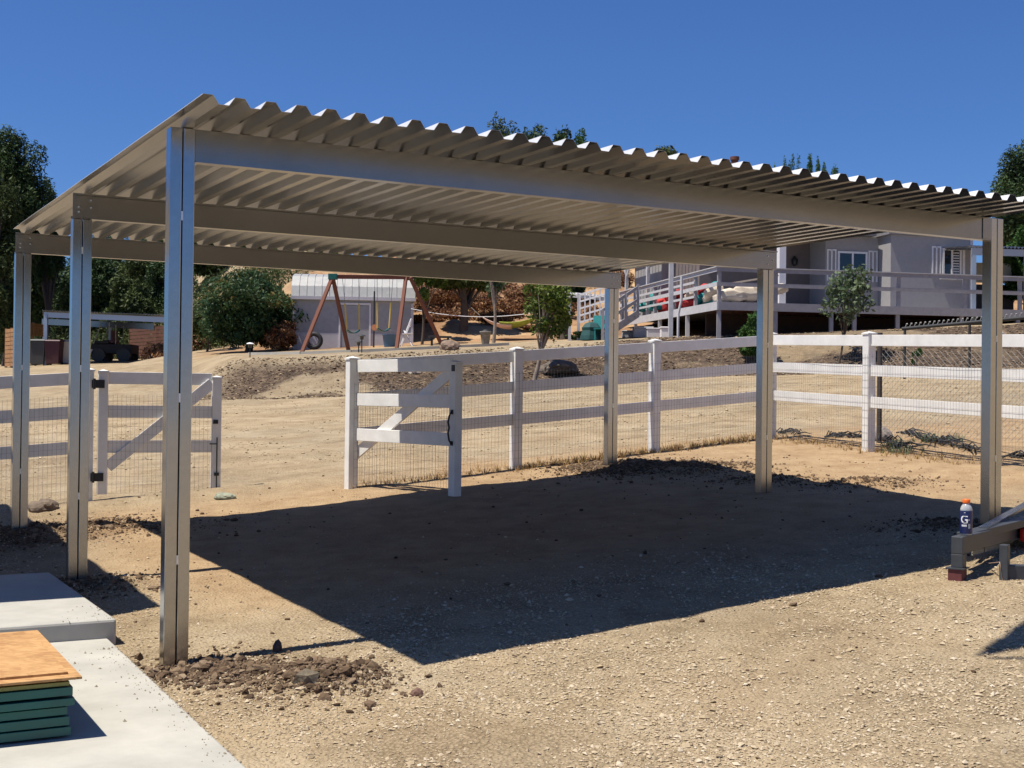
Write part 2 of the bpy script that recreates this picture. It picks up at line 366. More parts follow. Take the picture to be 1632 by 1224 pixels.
def bil(x, y):                                 # height of the finished ground mesh
    i = np.clip(np.searchsorted(gx, x) - 1, 0, nx - 2); j = np.clip(np.searchsorted(gy, y) - 1, 0, ny - 2)
    fx = (x - gx[i]) / (gx[i + 1] - gx[i]); fy = (y - gy[j]) / (gy[j + 1] - gy[j])
    return Z[j, i] * (1 - fx) * (1 - fy) + Z[j, i + 1] * fx * (1 - fy) + Z[j + 1, i] * (1 - fx) * fy + Z[j + 1, i + 1] * fx * fy
def stones(name, x, y, size, tone, m, base=(OCT_V, OCT_F), flat=.6, sink=.25, lift=0, kind='stuff', parent=None):
    n = len(x); BV, BF = base; k = len(BV)
    jit = RNG.uniform(.65, 1.35, (n, k, 1)); v = BV[None] * jit
    sc = RNG.uniform(.6, 1.3, (n, 1, 3)); sc[..., 2] *= flat; v = v * sc * size[:, None, None]
    a = RNG.uniform(0, 6.28, n); ca, sa = np.cos(a)[:, None], np.sin(a)[:, None]
    tl = RNG.uniform(-.5, .5, n); ct, st = np.cos(tl)[:, None], np.sin(tl)[:, None]
    y1 = v[..., 1] * ct - v[..., 2] * st; z1 = v[..., 1] * st + v[..., 2] * ct
    xx = v[..., 0] * ca - y1 * sa; yy = v[..., 0] * sa + y1 * ca
    z0 = bil(x, y) + size * sink + lift
    P = np.stack([xx + x[:, None], yy + y[:, None], z1 + z0[:, None]], -1).reshape(-1, 3)
    Fc = (BF[None] + (np.arange(n) * k)[:, None, None]).reshape(-1, 3)
    o = fast(name, P, Fc, m, parent, np.repeat(tone, k))
    return tag(o, kind=kind) if kind else o
def ptz(px, py, z):                            # point of the horizontal plane z seen at a pixel
    d = ray(px, py); t = (z - HC) / d[2]; return CAM + d * t
SC0 = ptz(186, 1030, -.045); SE_D = ptz(395, 1224, -.045) - SC0; SE_D = SE_D / np.linalg.norm(SE_D)
def slabmask(x, y): # True where the concrete lies
    x = np.asarray(x); y = np.asarray(y)
    t = (x + 2.56) * .872 + (y - 8.45) * .489   # distance to the right of the slab edge
    low = (x - SC0[0]) - (y - SC0[1]) * SE_D[0] / SE_D[1] < 0
    return np.where(y < SC0[1], low, t < .0)
N = 330000
y = 4.6 + 15.5 * RNG.random(N) ** 1.7; x = (RNG.random(N) - .5) * (1.0 * y + 1.5)
dens = vn(x * 1.3, y * 1.3, 5) * .6 + vn(x * 4, y * 4, 6) * .4
uu = (x + 2.053) * .8722 + (y - 7.94) * .4891; vv = -(x + 2.053) * .4891 + (y - 7.94) * .8722
dens = dens * (1 - .75 * ss((uu + .2) / 1.5) * ss((vv + .4) / 2.0))
keep = (RNG.random(N) < np.clip((dens - .2) * 1.9, .04, 1)) & ~(slabmask(x, y) & (y < 10.6)); x = x[keep]; y = y[keep]
sz = np.exp(RNG.normal(-5.1, .45, len(x))).clip(.003, .022)
tag(stones('gravel', x, y, sz, RNG.beta(2.2, 2.0, len(x)), M['gravel']), 'loose pale gravel scattered over the sandy yard', 'gravel')
N = 34000; y = 19 + 17 * RNG.random(N); x = (RNG.random(N) - .5) * (1.0 * y + 3)
keep = RNG.random(N) < vn(x * .8, y * 1.6, 15) ** 2 * 1.1; x = x[keep]; y = y[keep]
tag(stones('driveway_gravel', x, y, np.exp(RNG.normal(-4.4, .45, len(x))).clip(.006, .035), RNG.beta(1.4, 2.2, len(x)), M['gravel']), 'coarse gravel scattered on the driveway beyond the fence', 'gravel')
# clods of dug-up soil
cx = []; cy = []; cs = []
for i, m in enumerate(MOUNDS):
    n = int(15000 * m[2] * m[3] / .2) if i < 3 else int(1500 * m[2] * m[3] / .2); r = RNG.normal(0, .6, (n, 2)) * RNG.choice([1, 1, 1, 1.7], (n, 1))
    cx.append(m[0] + r[:, 0] * m[2]); cy.append(m[1] + r[:, 1] * m[3]); cs.append(np.exp(RNG.normal(-4.95, .6, n)).clip(.003, .036))
cx = np.concatenate(cx); cy = np.concatenate(cy); cs = np.concatenate(cs)
kk = ~(slabmask(cx - .03, cy) & (cy < 10.7))
tag(stones('soil_clods', cx[kk], cy[kk], cs[kk], RNG.beta(1.6, 2.0, kk.sum()), M['clod'], (ICO_V, ICO_F), .8, .2), 'dark brown crumbs of dug soil heaped near the posts', 'soil')
x = RNG.uniform(-4.6, 5, 320); y = RNG.uniform(7, 17, 320); kk = ~slabmask(x, y)
tag(stones('stray_clods', x[kk], y[kk], np.exp(RNG.normal(-4.5, .4, kk.sum())).clip(.006, .03), RNG.beta(1.5, 2.5, kk.sum()), M['clod'], (ICO_V, ICO_F)), 'stray brown clods lying loose on the yard', 'soil')
# litter on the bank
N = 26000; x = RNG.uniform(-9.5, 18, N); y = toe(x) - .5 + RNG.random(N) ** 1.3 * (4.6 + 2.4 * ss((x - 2) / 4))
pm = ss((fbm(x * .35, y * .35, 4, 61) + .16) / .12) * .8 + .08
kk = RNG.random(N) < pm; x = x[kk]; y = y[kk]
tag(stones('mulch_litter', x, y, np.exp(RNG.normal(-3.8, .5, len(x))).clip(.01, .06), RNG.beta(1.3, 1.6, len(x)), M['chips'], flat=.35), 'dark mulch and dry litter covering the bank', 'mulch')
def rock(name, label, px, Yd, size, tone, flat=.7, loc=None, group=None, sub=3):
    p = A(*gp(px, Yd)) if loc is None else A(*loc)
    import bmesh
    bm = bmesh.new(); bmesh.ops.create_icosphere(bm, subdivisions=sub, radius=1)
    sx, sy, sz = [size * random.uniform(.8, 1.25) for _ in range(3)]; k = random.randint(0, 999)
    for v in bm.verts:
        c = v.co; d = 1 + 1.1 * float(fbm(c.x * 1.3 + 5 + c.z, c.y * 1.3 + 9 - c.z * .7, 5, k)); d = min(d, 1.0 + .35 * abs(math.sin(k + c.x * 2)))
        v.co = Vector((c.x * sx * d, c.y * sy * d, max(c.z, -.5) * sz * flat * d))
    me = bpy.data.meshes.new(name); bm.to_mesh(me); bm.free(); me.materials.append(tone)
    o = bpy.data.objects.new(name, me); C.objects.link(o); o.location = (p[0], p[1], p[2] + size * flat * .35)
    return tag(o, label, 'rock', group)

# ================================================================== CARPORT
P0 = A(-2.053, 7.94, 0); TH = .5111
u = A(math.cos(TH), math.sin(TH), 0); w = A(-math.sin(TH), math.cos(TH), 0); k3 = A(0, 0, 1)
CW, D1, D2, HB = 7.2324, 3.0574, 6.0743, 3.1747; SU, SV = .0005, -.0022; BH = .203
def H(a, b): return HB + SU * a + SV * b
def cp(a, b, z): return P0 + u * a + w * b + k3 * z
cport = thing('carport', 'open galvanised steel carport with corrugated roof on six posts', 'carport', P0)
PW, PD = .152, .1
for (a, b) in ((0, 0), (0, D1), (0, D2), (CW, 0), (CW, D1), (CW, D2)):
    top = H(a, b) if b == 0 else H(a, b) - BH - .002
    zg = gz(*cp(a, b, 0)[:2]) - .25
    mb = MB()
    for s in (-1, 1):                          # two channels face to face with a seam between the lips
        x0 = s * .0035 if s > 0 else -PW / 2
        mb.box(cp(a + x0, b - PD / 2, zg), u * (PW / 2 - .0035), w * PD, k3 * (top - zg))
    mb.box(cp(a - .004, b - PD / 2 + .03, zg), u * .008, w * (PD - .06), k3 * (top - zg - .02))
    p = obj('post', mb, M['galv'], cport, .004)
    z = zg + .8 + random.uniform(0, .2)
    while z < top - .25:
        mb = MB(); mb.box(cp(a - .006, b - PD / 2 - .003, z), u * .012, w * .006, k3 * .055); z += random.uniform(.95, 1.2); obj('weld', mb, M['weld'], p)
def purlin(a0, a1, b, front, lipdir):
    mb = MB(); z0 = H(a0, b); z1 = H(a1, b)
    t = .003
    def pl(bb0, bb1, za, zb): # slab along u between heights za..zb below top
        p = [cp(a0, bb0, z0 - zb), cp(a1, bb0, z1 - zb), cp(a1, bb1, z1 - zb), cp(a0, bb1, z0 - zb), cp(a0, bb0, z0 - za), cp(a1, bb0, z1 - za), cp(a1, bb1, z1 - za), cp(a0, bb1, z0 - za)]
        mb.hexa(p)
    if front:                                  # web faces the yard, flanges turn back
        pl(b, b + t, 0, BH); pl(b + t, b + .07, 0, t); pl(b + t, b + .07, BH - t, BH); pl(b + .067, b + .07, BH - .022, BH - t); pl(b + .067, b + .07, t, .022)
        pl(b - .011, b, BH - .009, BH)
    else:
        pl(b, b + t, 0.0, BH); pl(b - .02, b, .0, .004); pl(b - .021, b - .018, .004, .014); pl(b + t, b + .07, BH - t, BH); pl(b - .007, b, BH - .007, BH); pl(b + .067, b + .07, BH - .022, BH - t)
    return obj('purlin', mb, M['beam'], cport)
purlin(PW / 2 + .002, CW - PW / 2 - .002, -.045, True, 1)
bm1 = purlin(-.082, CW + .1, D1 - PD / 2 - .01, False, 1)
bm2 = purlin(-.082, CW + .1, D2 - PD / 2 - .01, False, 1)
for b in (D1, D2):
    for (da, dz) in ((-.035, .11), (-.035, .15), (.06, .05), (.06, .11), (CW - .02, .06), (CW - .02, .15), (CW + .05, .1)):
        p = cp(da, b - PD / 2 - .012, H(da, b) - dz); mb = MB(); mb.lathe(p, [(.009, -.005), (.009, .005)], 8); obj('screw', mb, M['weld'], cport)
mb = MB(); a = CW - PW / 2 - .11
mb.box(cp(a, -.053, H(a, 0) - BH + .012), u * .107, w * .007, k3 * (BH - .02)); obj('beam_clip', mb, M['beam'], cport)
mb = MB(); a = PW / 2 + .002
mb.box(cp(a, -.02, H(a, 0) - BH + .012), u * .07, w * .005, k3 * (BH - .02)); obj('beam_clip', mb, M['beam'], cport)
# corrugated deck
TOPOFF = 1
pitch = .183; b0, b1 = -.79, D2 + .06; hh = .049
prof = []
for i in range(40):
    c = -.059 + i * pitch
    prof += [(c - .062, 0), (c - .028, hh), (c + .028, hh), (c + .062, 0)]
prof = [(prof[1][0] - .004, hh * .9)] + prof[1:]
V = []; nb = 14
for (a, z) in prof:
    for j in range(nb + 1):
        b = b0 + (b1 - b0) * j / nb; V.append(cp(a, b, H(a, b) + .002 + z + .0015 * math.sin(a * 7 + b * 3)))
V = np.array(V); I = np.arange(len(V)).reshape(len(prof), nb + 1)
Fd = np.stack([I[:-1, :-1], I[1:, :-1], I[1:, 1:], I[:-1, 1:]], -1).reshape(-1, 4)
dk = fast('roof_deck', V, Fd, M['deck'], cport); sm = dk.modifiers.new('thick', 'SOLIDIFY'); sm.thickness = .0016; sm.offset = 1; dk.data.materials.clear(); dk.data.materials.append(M['decktop']); dk.data.materials.append(M['deck']); sm.material_offset = TOPOFF
mb = MB()                                      # deck screws along each purlin
for b in (0, D1, D2):
    for i in range(0, 40, 2):
        a = -.059 + i * pitch + .0915; mb.lathe(cp(a, b, H(a, b) + .004), [(.008, 0), (.008, .007), (.003, .01)], 6)
tag(obj('deck_screw', mb, M['weld'], cport), kind='stuff')

# ================================================================== CONCRETE, SHEETS
cor = A(-2.56, 8.45, -.06); vd = -w                # front-right corner of the upper step
q = MB(); far_ = cor + w * 2.45
def slab(mb, pc, along, back, left, z0, z1):       # pc = right-front corner; runs back by `back`, left by `left`
    a = pc.copy(); b = pc + along * back; c = b - u * left; d = pc - u * left
    mb.hexa([A(a[0], a[1], z0), A(b[0], b[1], z0), A(c[0], c[1], z0), A(d[0], d[1], z0), A(a[0], a[1], z1), A(b[0], b[1], z1), A(c[0], c[1], z1), A(d[0], d[1], z1)])
slab(q, cor, w, 2.45, 4.5, -.4, .075); o = obj('raised_concrete_step', q, M['conc2'], None, .018); tag(o, kind='structure')
q = MB(); LE = SE_D; LL = A(LE[1], -LE[0], 0); LL = LL if LL[0] < 0 else -LL; c_ = SC0 - LE * .3
q.hexa([c_ - k3 * .45, c_ + LE * 8 - k3 * .45, c_ + LE * 8 + LL * 6 - k3 * .45, c_ + LL * 6 - k3 * .45, c_, c_ + LE * 8, c_ + LE * 8 + LL * 6, c_ + LL * 6]); o = obj('concrete_slab', q, M['conc'], None, .012); tag(o, kind='structure')
# crumbs on the slab
def inslab(t, s_): return SC0 + SE_D * t - u * s_
mbn = 110; ts = RNG.random(mbn) ** 1.6 * 2.2 + .02; ss_ = RNG.uniform(.01, 1, mbn) ** 2.5 * .9; PX = np.array([inslab(a, b) for a, b in zip(ts, ss_)])
crumb = MB()
for p in PX:
    r = random.choice([.002, .003, .004, .004, .005, .009]) * random.uniform(.7, 1.3); crumb.add([A(p[0], p[1], -.044) + r * OCT_V[i] * random.uniform(.7, 1.3) for i in range(6)], [tuple(f) for f in OCT_F])
for _ in range(36):
    p = cor + w * random.random() ** 1.5 * .6 - u * (.02 + random.random() ** 2 * .35); r = random.uniform(.002, .006)
    crumb.add([A(p[0], p[1], .077) + r * OCT_V[i] * random.uniform(.7, 1.3) for i in range(6)], [tuple(f) for f in OCT_F])
for _ in range(240):
    t_ = random.uniform(.02, 3.4); p = SC0 + SE_D * t_ - u * (random.random() ** 3 * .16 + .003); r = random.choice([.002, .003, .004, .006]) * random.uniform(.8, 1.3)
    crumb.add([A(p[0], p[1], -.044) + r * OCT_V[i] * random.uniform(.7, 1.3) for i in range(6)], [tuple(f) for f in OCT_F])
tag(obj('slab_crumbs', crumb, mat('crumb_dirt', (.3, .24, .17), .95, 0, 40, .4)), 'small crumbs of dirt lying on the concrete', 'dirt', kind='stuff')

def osbmat():
    m = mat('particle_board', (.5, .27, .09), .7); n = m.node_tree.nodes; l = m.node_tree.links; b = n['Principled BSDF']
    tc = n.new('ShaderNodeTexCoord'); mp = n.new('ShaderNodeMapping'); mp.inputs['Scale'].default_value = (1, 2.5, 1); mp.inputs['Rotation'].default_value = (0, 0, .4)
    v = n.new('ShaderNodeTexVoronoi'); v.inputs['Scale'].default_value = 26; l.new(tc.outputs['Object'], mp.inputs[0]); l.new(mp.outputs[0], v.inputs['Vector'])
    s = n.new('ShaderNodeTexNoise'); s.inputs['Scale'].default_value = 3.5; s.inputs['Detail'].default_value = 6; l.new(tc.outputs['Object'], s.inputs['Vector'])
    sp = n.new('ShaderNodeSeparateColor'); l.new(v.outputs['Color'], sp.inputs[0])
    ad = n.new('ShaderNodeMath'); ad.operation = 'MULTIPLY_ADD'; ad.inputs[1].default_value = .35; l.new(sp.outputs[0], ad.inputs[0]); l.new(s.outputs[0], ad.inputs[2])
    r = n.new('ShaderNodeValToRGB'); r.color_ramp.elements[0].position = .38; r.color_ramp.elements[1].position = .9
    r.color_ramp.elements[0].color = (.3, .14, .045, 1); r.color_ramp.elements[1].color = (.52, .3, .12, 1)
    l.new(ad.outputs[0], r.inputs[0]); l.new(r.outputs[0], b.inputs['Base Color']); return m
M['osb'] = osbmat()
zs = -.045
def sheet(name, label, c_right_near, dl, dn, z, t, m, cat, group=None):
    # corner nearest the viewer on the right, runs left by |dl| and back by |dn|
    q = MB(); q.box(A(c_right_near[0], c_right_near[1], z), dl, dn, k3 * t)
    o = obj(name, q, m, None, .0015); return tag(o, label, cat, group)
def ptz(px, py, z):                            # point of the horizontal plane z seen at a pixel
    d = ray(px, py); t = (z - HC) / d[2]; return CAM + d * t
zt = zs + .285
Anr = ptz(131, 1078, zt); Afr = ptz(60, 1004, zt); Afl = ptz(0, 1008, zt)
dn = (Afr - Anr); dn_ = dn / np.linalg.norm(dn); dl_ = A(-dn_[1], dn_[0], 0); 
STACK = 'green panels stacked under the boards'
names = ['lowest green panel of the stack resting on the concrete', 'second green panel up from the concrete', 'third green panel up from the concrete', 'fourth green panel from the concrete, mid stack', 'top green painted panel beneath the olive one']
z = zs + .012
q = MB()
for t_ in (.15, .7): q.box(Anr * A(1, 1, 0) + dn * t_ + dl_ * .05 + k3 * (zs + .0), dl_ * 1.6, dn_ * .06, k3 * .012)
tag(obj('timber_bearer', q, M['redwood']), 'thin timber bearers under the green panel stack', 'timber')
for i in range(5):
    off = random.uniform(-.03, .03)
    sheet('green_panel', names[i], Anr + dn_ * (.035 + off) + dl_ * (.05 + off), dl_ * 1.9, dn * .93, z + random.uniform(0, .003), .037 + random.uniform(-.004, .004), M['green'], 'panel', STACK); z += .046
    
sheet('olive_panel', 'olive edged panel between the green stack and the boards', Anr + dn_ * .03 + dl_ * .05, dl_ * 1.9, dn * .95, z, .018, M['green2'], 'panel'); z += .021
sheet('particle_board', 'lower orange particle board lying on the green stack', Anr - dn_ * .0, dl_ * 1.9, dn, zt - .012, .012, M['osb'], 'board', 'orange particle boards')
sheet('particle_board', 'upper orange particle board set back on the first one', Anr + dn_ * .075 + dl_ * .05, dl_ * 1.85, dn * .87, zt, .012, M['osb'], 'board', 'orange particle boards')
sheet('board_strip', 'narrow orange offcut strip lying on the top board', Anr + dn_ * .15 + dl_ * .42, dl_ * .9, dn_ * .2, zt + .0125, .012, M['osb'], 'board')

# ================================================================== VINYL FENCE AND GATES
FH = 1.62
def wiremesh(name, parent, a, b, z0, z1, off, sx=.051, sz=.102, r=.0009, wavy=False):
    """2x4 inch welded wire from a to b (ground points), heights z0..z1 above them"""
    a = A(*a); b = A(*b); L = np.linalg.norm((b - a)[:2]); mb = MB(); n = int(L / sx)
    nrm = A((b - a)[1], -(b - a)[0], 0) / L
    for i in range(n + 1):
        p = a + (b - a) * (i / n) + nrm * off; mb.bar(p + k3 * z0, p + k3 * z1, r * 2, r * 2, (0.3, 1, 0))
    z = z0
    while z <= z1 + 1e-6:
        m_ = 10
        for j in range(m_):
            f = lambda t: .02 * math.sin(t * 6.28) if (wavy and z > z1 - sz * .9) else 0
            mb.bar(a + (b - a) * (j / m_) + nrm * off + k3 * (z + f(j / m_)), a + (b - a) * ((j + 1) / m_) + nrm * off + k3 * (z + f((j + 1) / m_)), r * 2, r * 2)
        z += sz
    return obj(name, mb, M['wire'], parent)
def fpost(parent, p, h=FH, s=.127, ang=None, d=.3):
    e1 = A(math.cos(ang), math.sin(ang), 0); e2 = A(-e1[1], e1[0], 0)
    q = MB(); q.box(A(*p) - e1 * s / 2 - e2 * s / 2 - k3 * d, e1 * s, e2 * s, k3 * (h + d - .035))
    o = obj('post', q, M['vinyl'], parent, .006)
    q = MB(); c = A(*p) + k3 * (h - .034); s2 = s / 2 + .011
    b4 = [c - e1 * s2 - e2 * s2, c + e1 * s2 - e2 * s2, c + e1 * s2 + e2 * s2, c - e1 * s2 + e2 * s2]; t4 = [x_ + k3 * .02 for x_ in b4]
    q.hexa(b4 + t4); ap = c + k3 * .045; q.add(t4 + [ap], [(0, 1, 4), (1, 2, 4), (2, 3, 4), (3, 0, 4)])
    obj('post_cap', q, M['vinyl'], o)
    return o
RZ = (1.505, 1.095, .665)
def run(name, label, pts, ends, wavy=False, wside=1, meshtop=1.3):
    t = thing(name, label, 'fence', pts[0])
    for i, p in enumerate(pts):
        a_ = pts[min(i + 1, len(pts) - 1)] - pts[max(i - 1, 0)]
        if ends[i]: fpost(t, p, ang=math.atan2(a_[1], a_[0]))
    for i in range(len(pts) - 1):
        a_, b_ = pts[i], pts[i + 1]; d = (b_ - a_) / np.linalg.norm(b_ - a_)
        for z in RZ:
            q = MB(); q.bar(a_ + d * .064 + k3 * z, b_ - d * .064 + k3 * z, .04, .15); obj('rail', q, M['vinyl'], t, .004)
        wiremesh('wire_mesh', t, a_ + d * .0, b_, .05, meshtop, .068 * wside, wavy=wavy)
    return t
def G(px, Yd):
    p = gp(px, Yd); return A(*p)
fp = [A(-1.97, 15.95, 0), A(.06, 17.2, 0), A(2.04, 18.5, 0), A(3.95, 19.75, 0)]
fp = [A(p[0], p[1], float(plane(p[0], p[1]))) for p in fp]
run('vinyl_fence', 'white three rail vinyl fence behind the carport between the open gate and the corner', fp, [1, 1, 1, 1])
c0 = fp[3]; rp = [c0]
for (x_, y_) in ((4.86, 17.62), (5.78, 15.5), (6.7, 13.35)): rp.append(A(x_, y_, float(plane(x_, y_))))
run('vinyl_fence', 'bright sunlit white vinyl fence running forward on the right with wire mesh over its rails', rp, [0, 1, 1, 1], True, 1, 1.32)
lp = [A(-9.6, 13.6, 0), A(-7.4, 14.75, 0), A(-5.16, 15.75, 0)]
lp = [A(p[0], p[1], float(plane(p[0], p[1]))) for p in lp]
run('vinyl_fence', 'shaded white vinyl fence at the far left beyond the carport posts', lp, [1, 1, 1])
def gate(label, hinge, end, hw_side):
    t = thing('gate', label, 'gate', hinge)
    L = np.linalg.norm((end - hinge)[:2]); d = (end - hinge); d[2] = 0; d /= np.linalg.norm(d); e2 = A(-d[1], d[0], 0); zb = .11
    h = hinge.copy(); top = FH - .05
    for s0 in (0.05, L - .1):
        q = MB(); q.box(h + d * s0 - e2 * .05 + k3 * zb * (.3 if s0 > 1 else .8), d * .115, e2 * .1, k3 * (top - zb * .8)); st = obj('upright', q, M['vinyl'], t, .005)
        q = MB(); c = h + d * (s0 + .0575) + k3 * (top + zb * (.3 - .8 if s0 > 1 else 0)); q.box(c - d * .066 - e2 * .058, d * .132, e2 * .116, k3 * .02)
        q.add([c - d * .06 - e2 * .05 + k3 * .02, c + d * .06 - e2 * .05 + k3 * .02, c + d * .06 + e2 * .05 + k3 * .02, c - d * .06 + e2 * .05 + k3 * .02, c + k3 * .04], [(0, 1, 4), (1, 2, 4), (2, 3, 4), (3, 0, 4)]); obj('post_cap', q, M['vinyl'], st)
    for z in RZ:
        q = MB(); q.bar(h + d * .17 + k3 * z, h + d * (L - .1) + k3 * z, .04, .15); obj('rail', q, M['vinyl'], t, .004)
    q = MB(); q.bar(h + d * .17 + k3 * .42 - e2 * .0, h + d * (L - .1) + k3 * (1.46), .034, .14, e2); 
    q2 = MB(); p_, q_ = h + d * .17 + k3 * .42, h + d * (L - .1) + k3 * 1.46
    q2.bar(p_ + e2 * hw_side * -.028, q_ + e2 * hw_side * -.028, .03, .135); obj('brace', q2, M['vinyl'], t, .003)
    wiremesh('wire_mesh', t, h + d * .17, h + d * (L - .1), .1, 1.3, .05 * hw_side)
    return t, d, e2, L
hg = A(-5.08, 15.72, 0); hg[2] = float(plane(hg[0], hg[1])); eg = A(-3.67, 16.27, 0); eg[2] = hg[2] + .03
gl, d, e2, L = gate('closed white gate leaf at the left with black hinges and a diagonal brace', hg, eg, 1)
for z in (1.43, .3):
    q = MB(); q.box(hg - d * .03 - e2 * .075 + k3 * (z - .05), d * .15, e2 * .02, k3 * .1); q.tube([hg + d * .0 - e2 * .075 + k3 * (z - .065), hg + d * .0 - e2 * .075 + k3 * (z + .065)], .018); obj('hinge', q, M['black'], gl)
e_ = hg + d * (L - .04) - e2 * .07
q = MB(); q.tube([e_ + k3 * .78, e_ + k3 * .0 - e2 * .0 + k3 * -.06], .008); q.tube([e_ + k3 * .7, e_ + d * -.09 + k3 * .7], .008); q.box(e_ - d * .03 + k3 * .3, d * .06, e2 * .02, k3 * .04); obj('drop_rod', q, M['black'], gl)
q = MB(); q.box(e_ - d * .05 + k3 * .95, d * .06, e2 * .02, k3 * .05); obj('latch', q, M['black'], gl)
hr = fp[0] + A(-.08, .15, 0); er = A(-.6, 14.45, 0); er[2] = hr[2]
gr, d, e2, L = gate('open white gate leaf swung towards the carport, half in the roof shadow', hr, er, -1)
e_ = hr + d * (L - .042) - e2 * .06
q = MB(); q.tube([e_ + k3 * z + A(0, 0, 0) - e2 * o_ for z, o_ in ((.62, 0), (.66, .03), (.74, .045), (.8, .03), (.86, .045), (.93, .03), (.98, 0))], .011); q.box(e_ - d * .02 + k3 * .6, d * .04, e2 * .015, k3 * .05); q.box(e_ - d * .02 + k3 * .95, d * .04, e2 * .015, k3 * .05); obj('handle', q, M['black'], gr)
q = MB(); q.box(e_ - d * .01 + k3 * 1.43, d * .05, e2 * .02, k3 * .07); obj('latch', q, M['black'], gr)
rock('rock', 'small grey green rock at the foot of the closed gate leaf', 0, 0, .115, mat('rock_green', (.26, .27, .2), .9, 0, 12, .4, .5, 30), .6, loc=gm(357, 796) + A(0, 0, 0))
rock('rock', 'brown rock in the dirt between the two left posts', 0, 0, .16, mat('rock_brown', (.15, .11, .08), .95, 0, 12, .35, .5, 30), .6, loc=gm(74, 812))
rock('rock', 'angular olive stone standing in the dirt pile by the front post', 0, 0, .065, mat('rock_olive', (.15, .12, .08), .95, 0, 18, .4, .8, 40), 1.0, loc=gm(487, 1088), sub=1)
rock('rock', 'dark upright clod behind the dirt pile', 0, 0, .035, mat('rock_dark', (.07, .05, .04), .95, 0, 18, .3, .5, 40), 1.3, loc=gm(441, 1037), sub=2)
rock('rock', 'reddish stone on the gravel right of the dirt pile', 0, 0, .032, mat('rock_red', (.16, .09, .065), .95, 0, 18, .3, .5, 40), .8, loc=gm(664, 1108), sub=2)
rock('boulder', 'wide dark boulder on the bank behind the fence near the slender tree', 0, 0, .72, mat('rock_shade', (.11, .085, .065), .95, 0, 8, .5, .8, 14), .36, loc=gp(890, 39.3))
rock('boulder', 'pale stone half buried on the bank behind the gate', 0, 0, .14, mat('rock_pale', (.4, .34, .27), .95, 0, 8, .2, .5, 30), .7, loc=gp(660, 38.3))
rock('boulder', 'brown rounded boulder on the terrace right of the swing', 0, 0, .34, mat('rock_tan', (.2, .14, .1), .95, 0, 8, .3, .5, 30), .5, loc=gp(716, 41))
rock('boulder', 'grey boulder under the sunny side fence by the post', 0, 0, .17, mat('rock_g', (.24, .2, .18), .95, 0, 8, .3, .5, 30), .9, loc=gm(1403, 702))

# chain link fence beyond the right fence
cl = thing('chain_link_fence', 'dark post and rusty chain link netting behind the sunny vinyl fence', 'fence', gp(1402, 18.6))
a_ = A(*gp(1402, 18.6)); b_ = A(*gp(1660, 16.6))
q = MB(); q.tube([a_ - k3 * .2, a_ + k3 * 1.58], .038, 10); obj('post', q, mat('dark_pipe', (.05, .04, .035), .7), cl)
q = MB(); q.bar(b_ - k3 * .2, b_ + k3 * 1.5, .05, .05, (0, 1, 0)); obj('post', q, mat('dark_pipe2', (.05, .04, .035), .7), cl)
L = np.linalg.norm(b_ - a_); d = (b_ - a_) / L; q = MB(); n = int(L / .09); hgt = 1.2
for i in range(-14, n + 1):
    for s in (0, 1):
        t0 = i * .09; t1 = t0 + hgt
        c0_, c1_ = max(t0, 0), min(t1, L)
        if c1_ <= c0_: continue
        z0_, z1_ = (c0_ - t0), (c1_ - t0)
        if s: z0_, z1_ = hgt - z0_, hgt - z1_
        q.bar(a_ + d * c0_ + k3 * (z0_ + .12), a_ + d * c1_ + k3 * (z1_ + .12), .003, .003, (.2, 1, 0.1))
obj('chain_link', q, M['wire2'], cl)

# ================================================================== STEEL FRAME AND BOTTLE
FT = gm(1524, 927); fr = thing('steel_frame', 'grey square tube steel frame standing at the right edge of the yard', 'frame', FT)
fd = A(.6, .8, 0); fe = A(.8, -.6, 0); z0 = FT[2]
zt_ = z0 + .325
c = A(FT[0], FT[1], 0)
q = MB(); q.box(c + k3 * (zt_ - .127) - fe * .04, fe * .085, fd * 2.4, k3 * .127); obj('side_rail', q, M['frame'], fr, .006)
q = MB(); q.box(c + k3 * (z0 + .1) - fe * .04 , fe * .085, fd * .085, k3 * (.325 - .127 - .1)); obj('leg', q, M['frame'], fr, .004)
q = MB(); q.box(c + k3 * (z0 - .01) - fe * .055 - fd * .02, fe * .1, fd * .12, k3 * .1); obj('foot', q, M['rust'], fr, .004)
q = MB(); q.box(c + k3 * (z0 + .09) - fe * .07 - fd * .03, fe * .13, fd * .14, k3 * .01); obj('foot_plate', q, M['frame'], fr)
c2 = c + fd * .32 - fe * .05
d2_ = A(.68, .73, 0); 
q = MB(); q.bar(c2 + k3 * (zt_ - .03), c2 + d2_ * 2.2 + k3 * (zt_ + .05), .11, .06); obj('side_rail', q, M['frame'], fr, .004)
q = MB(); q.bar(c + fd * .62 + fe * .0 + k3 * (zt_ + .012), c + fd * 2.2 - fe * .1 + k3 * (zt_ + .1), .07, .02); obj('bracket', q, M['deck'], fr)
c3 = gm(1592, 928); c3 = A(c3[0], c3[1], 0)
q = MB(); q.box(c3 + k3 * (z0 - .02), fe * .06, fd * .06, k3 * .3); obj('leg', q, M['frame'], fr, .004)
q = MB(); q.box(c3 + A(.05, 0.0, 0) + k3 * (z0 + .0), A(.9, -.05, 0), A(0.02, .1, 0), k3 * .13); obj('cross_rail', q, M['frame'], fr, .005)
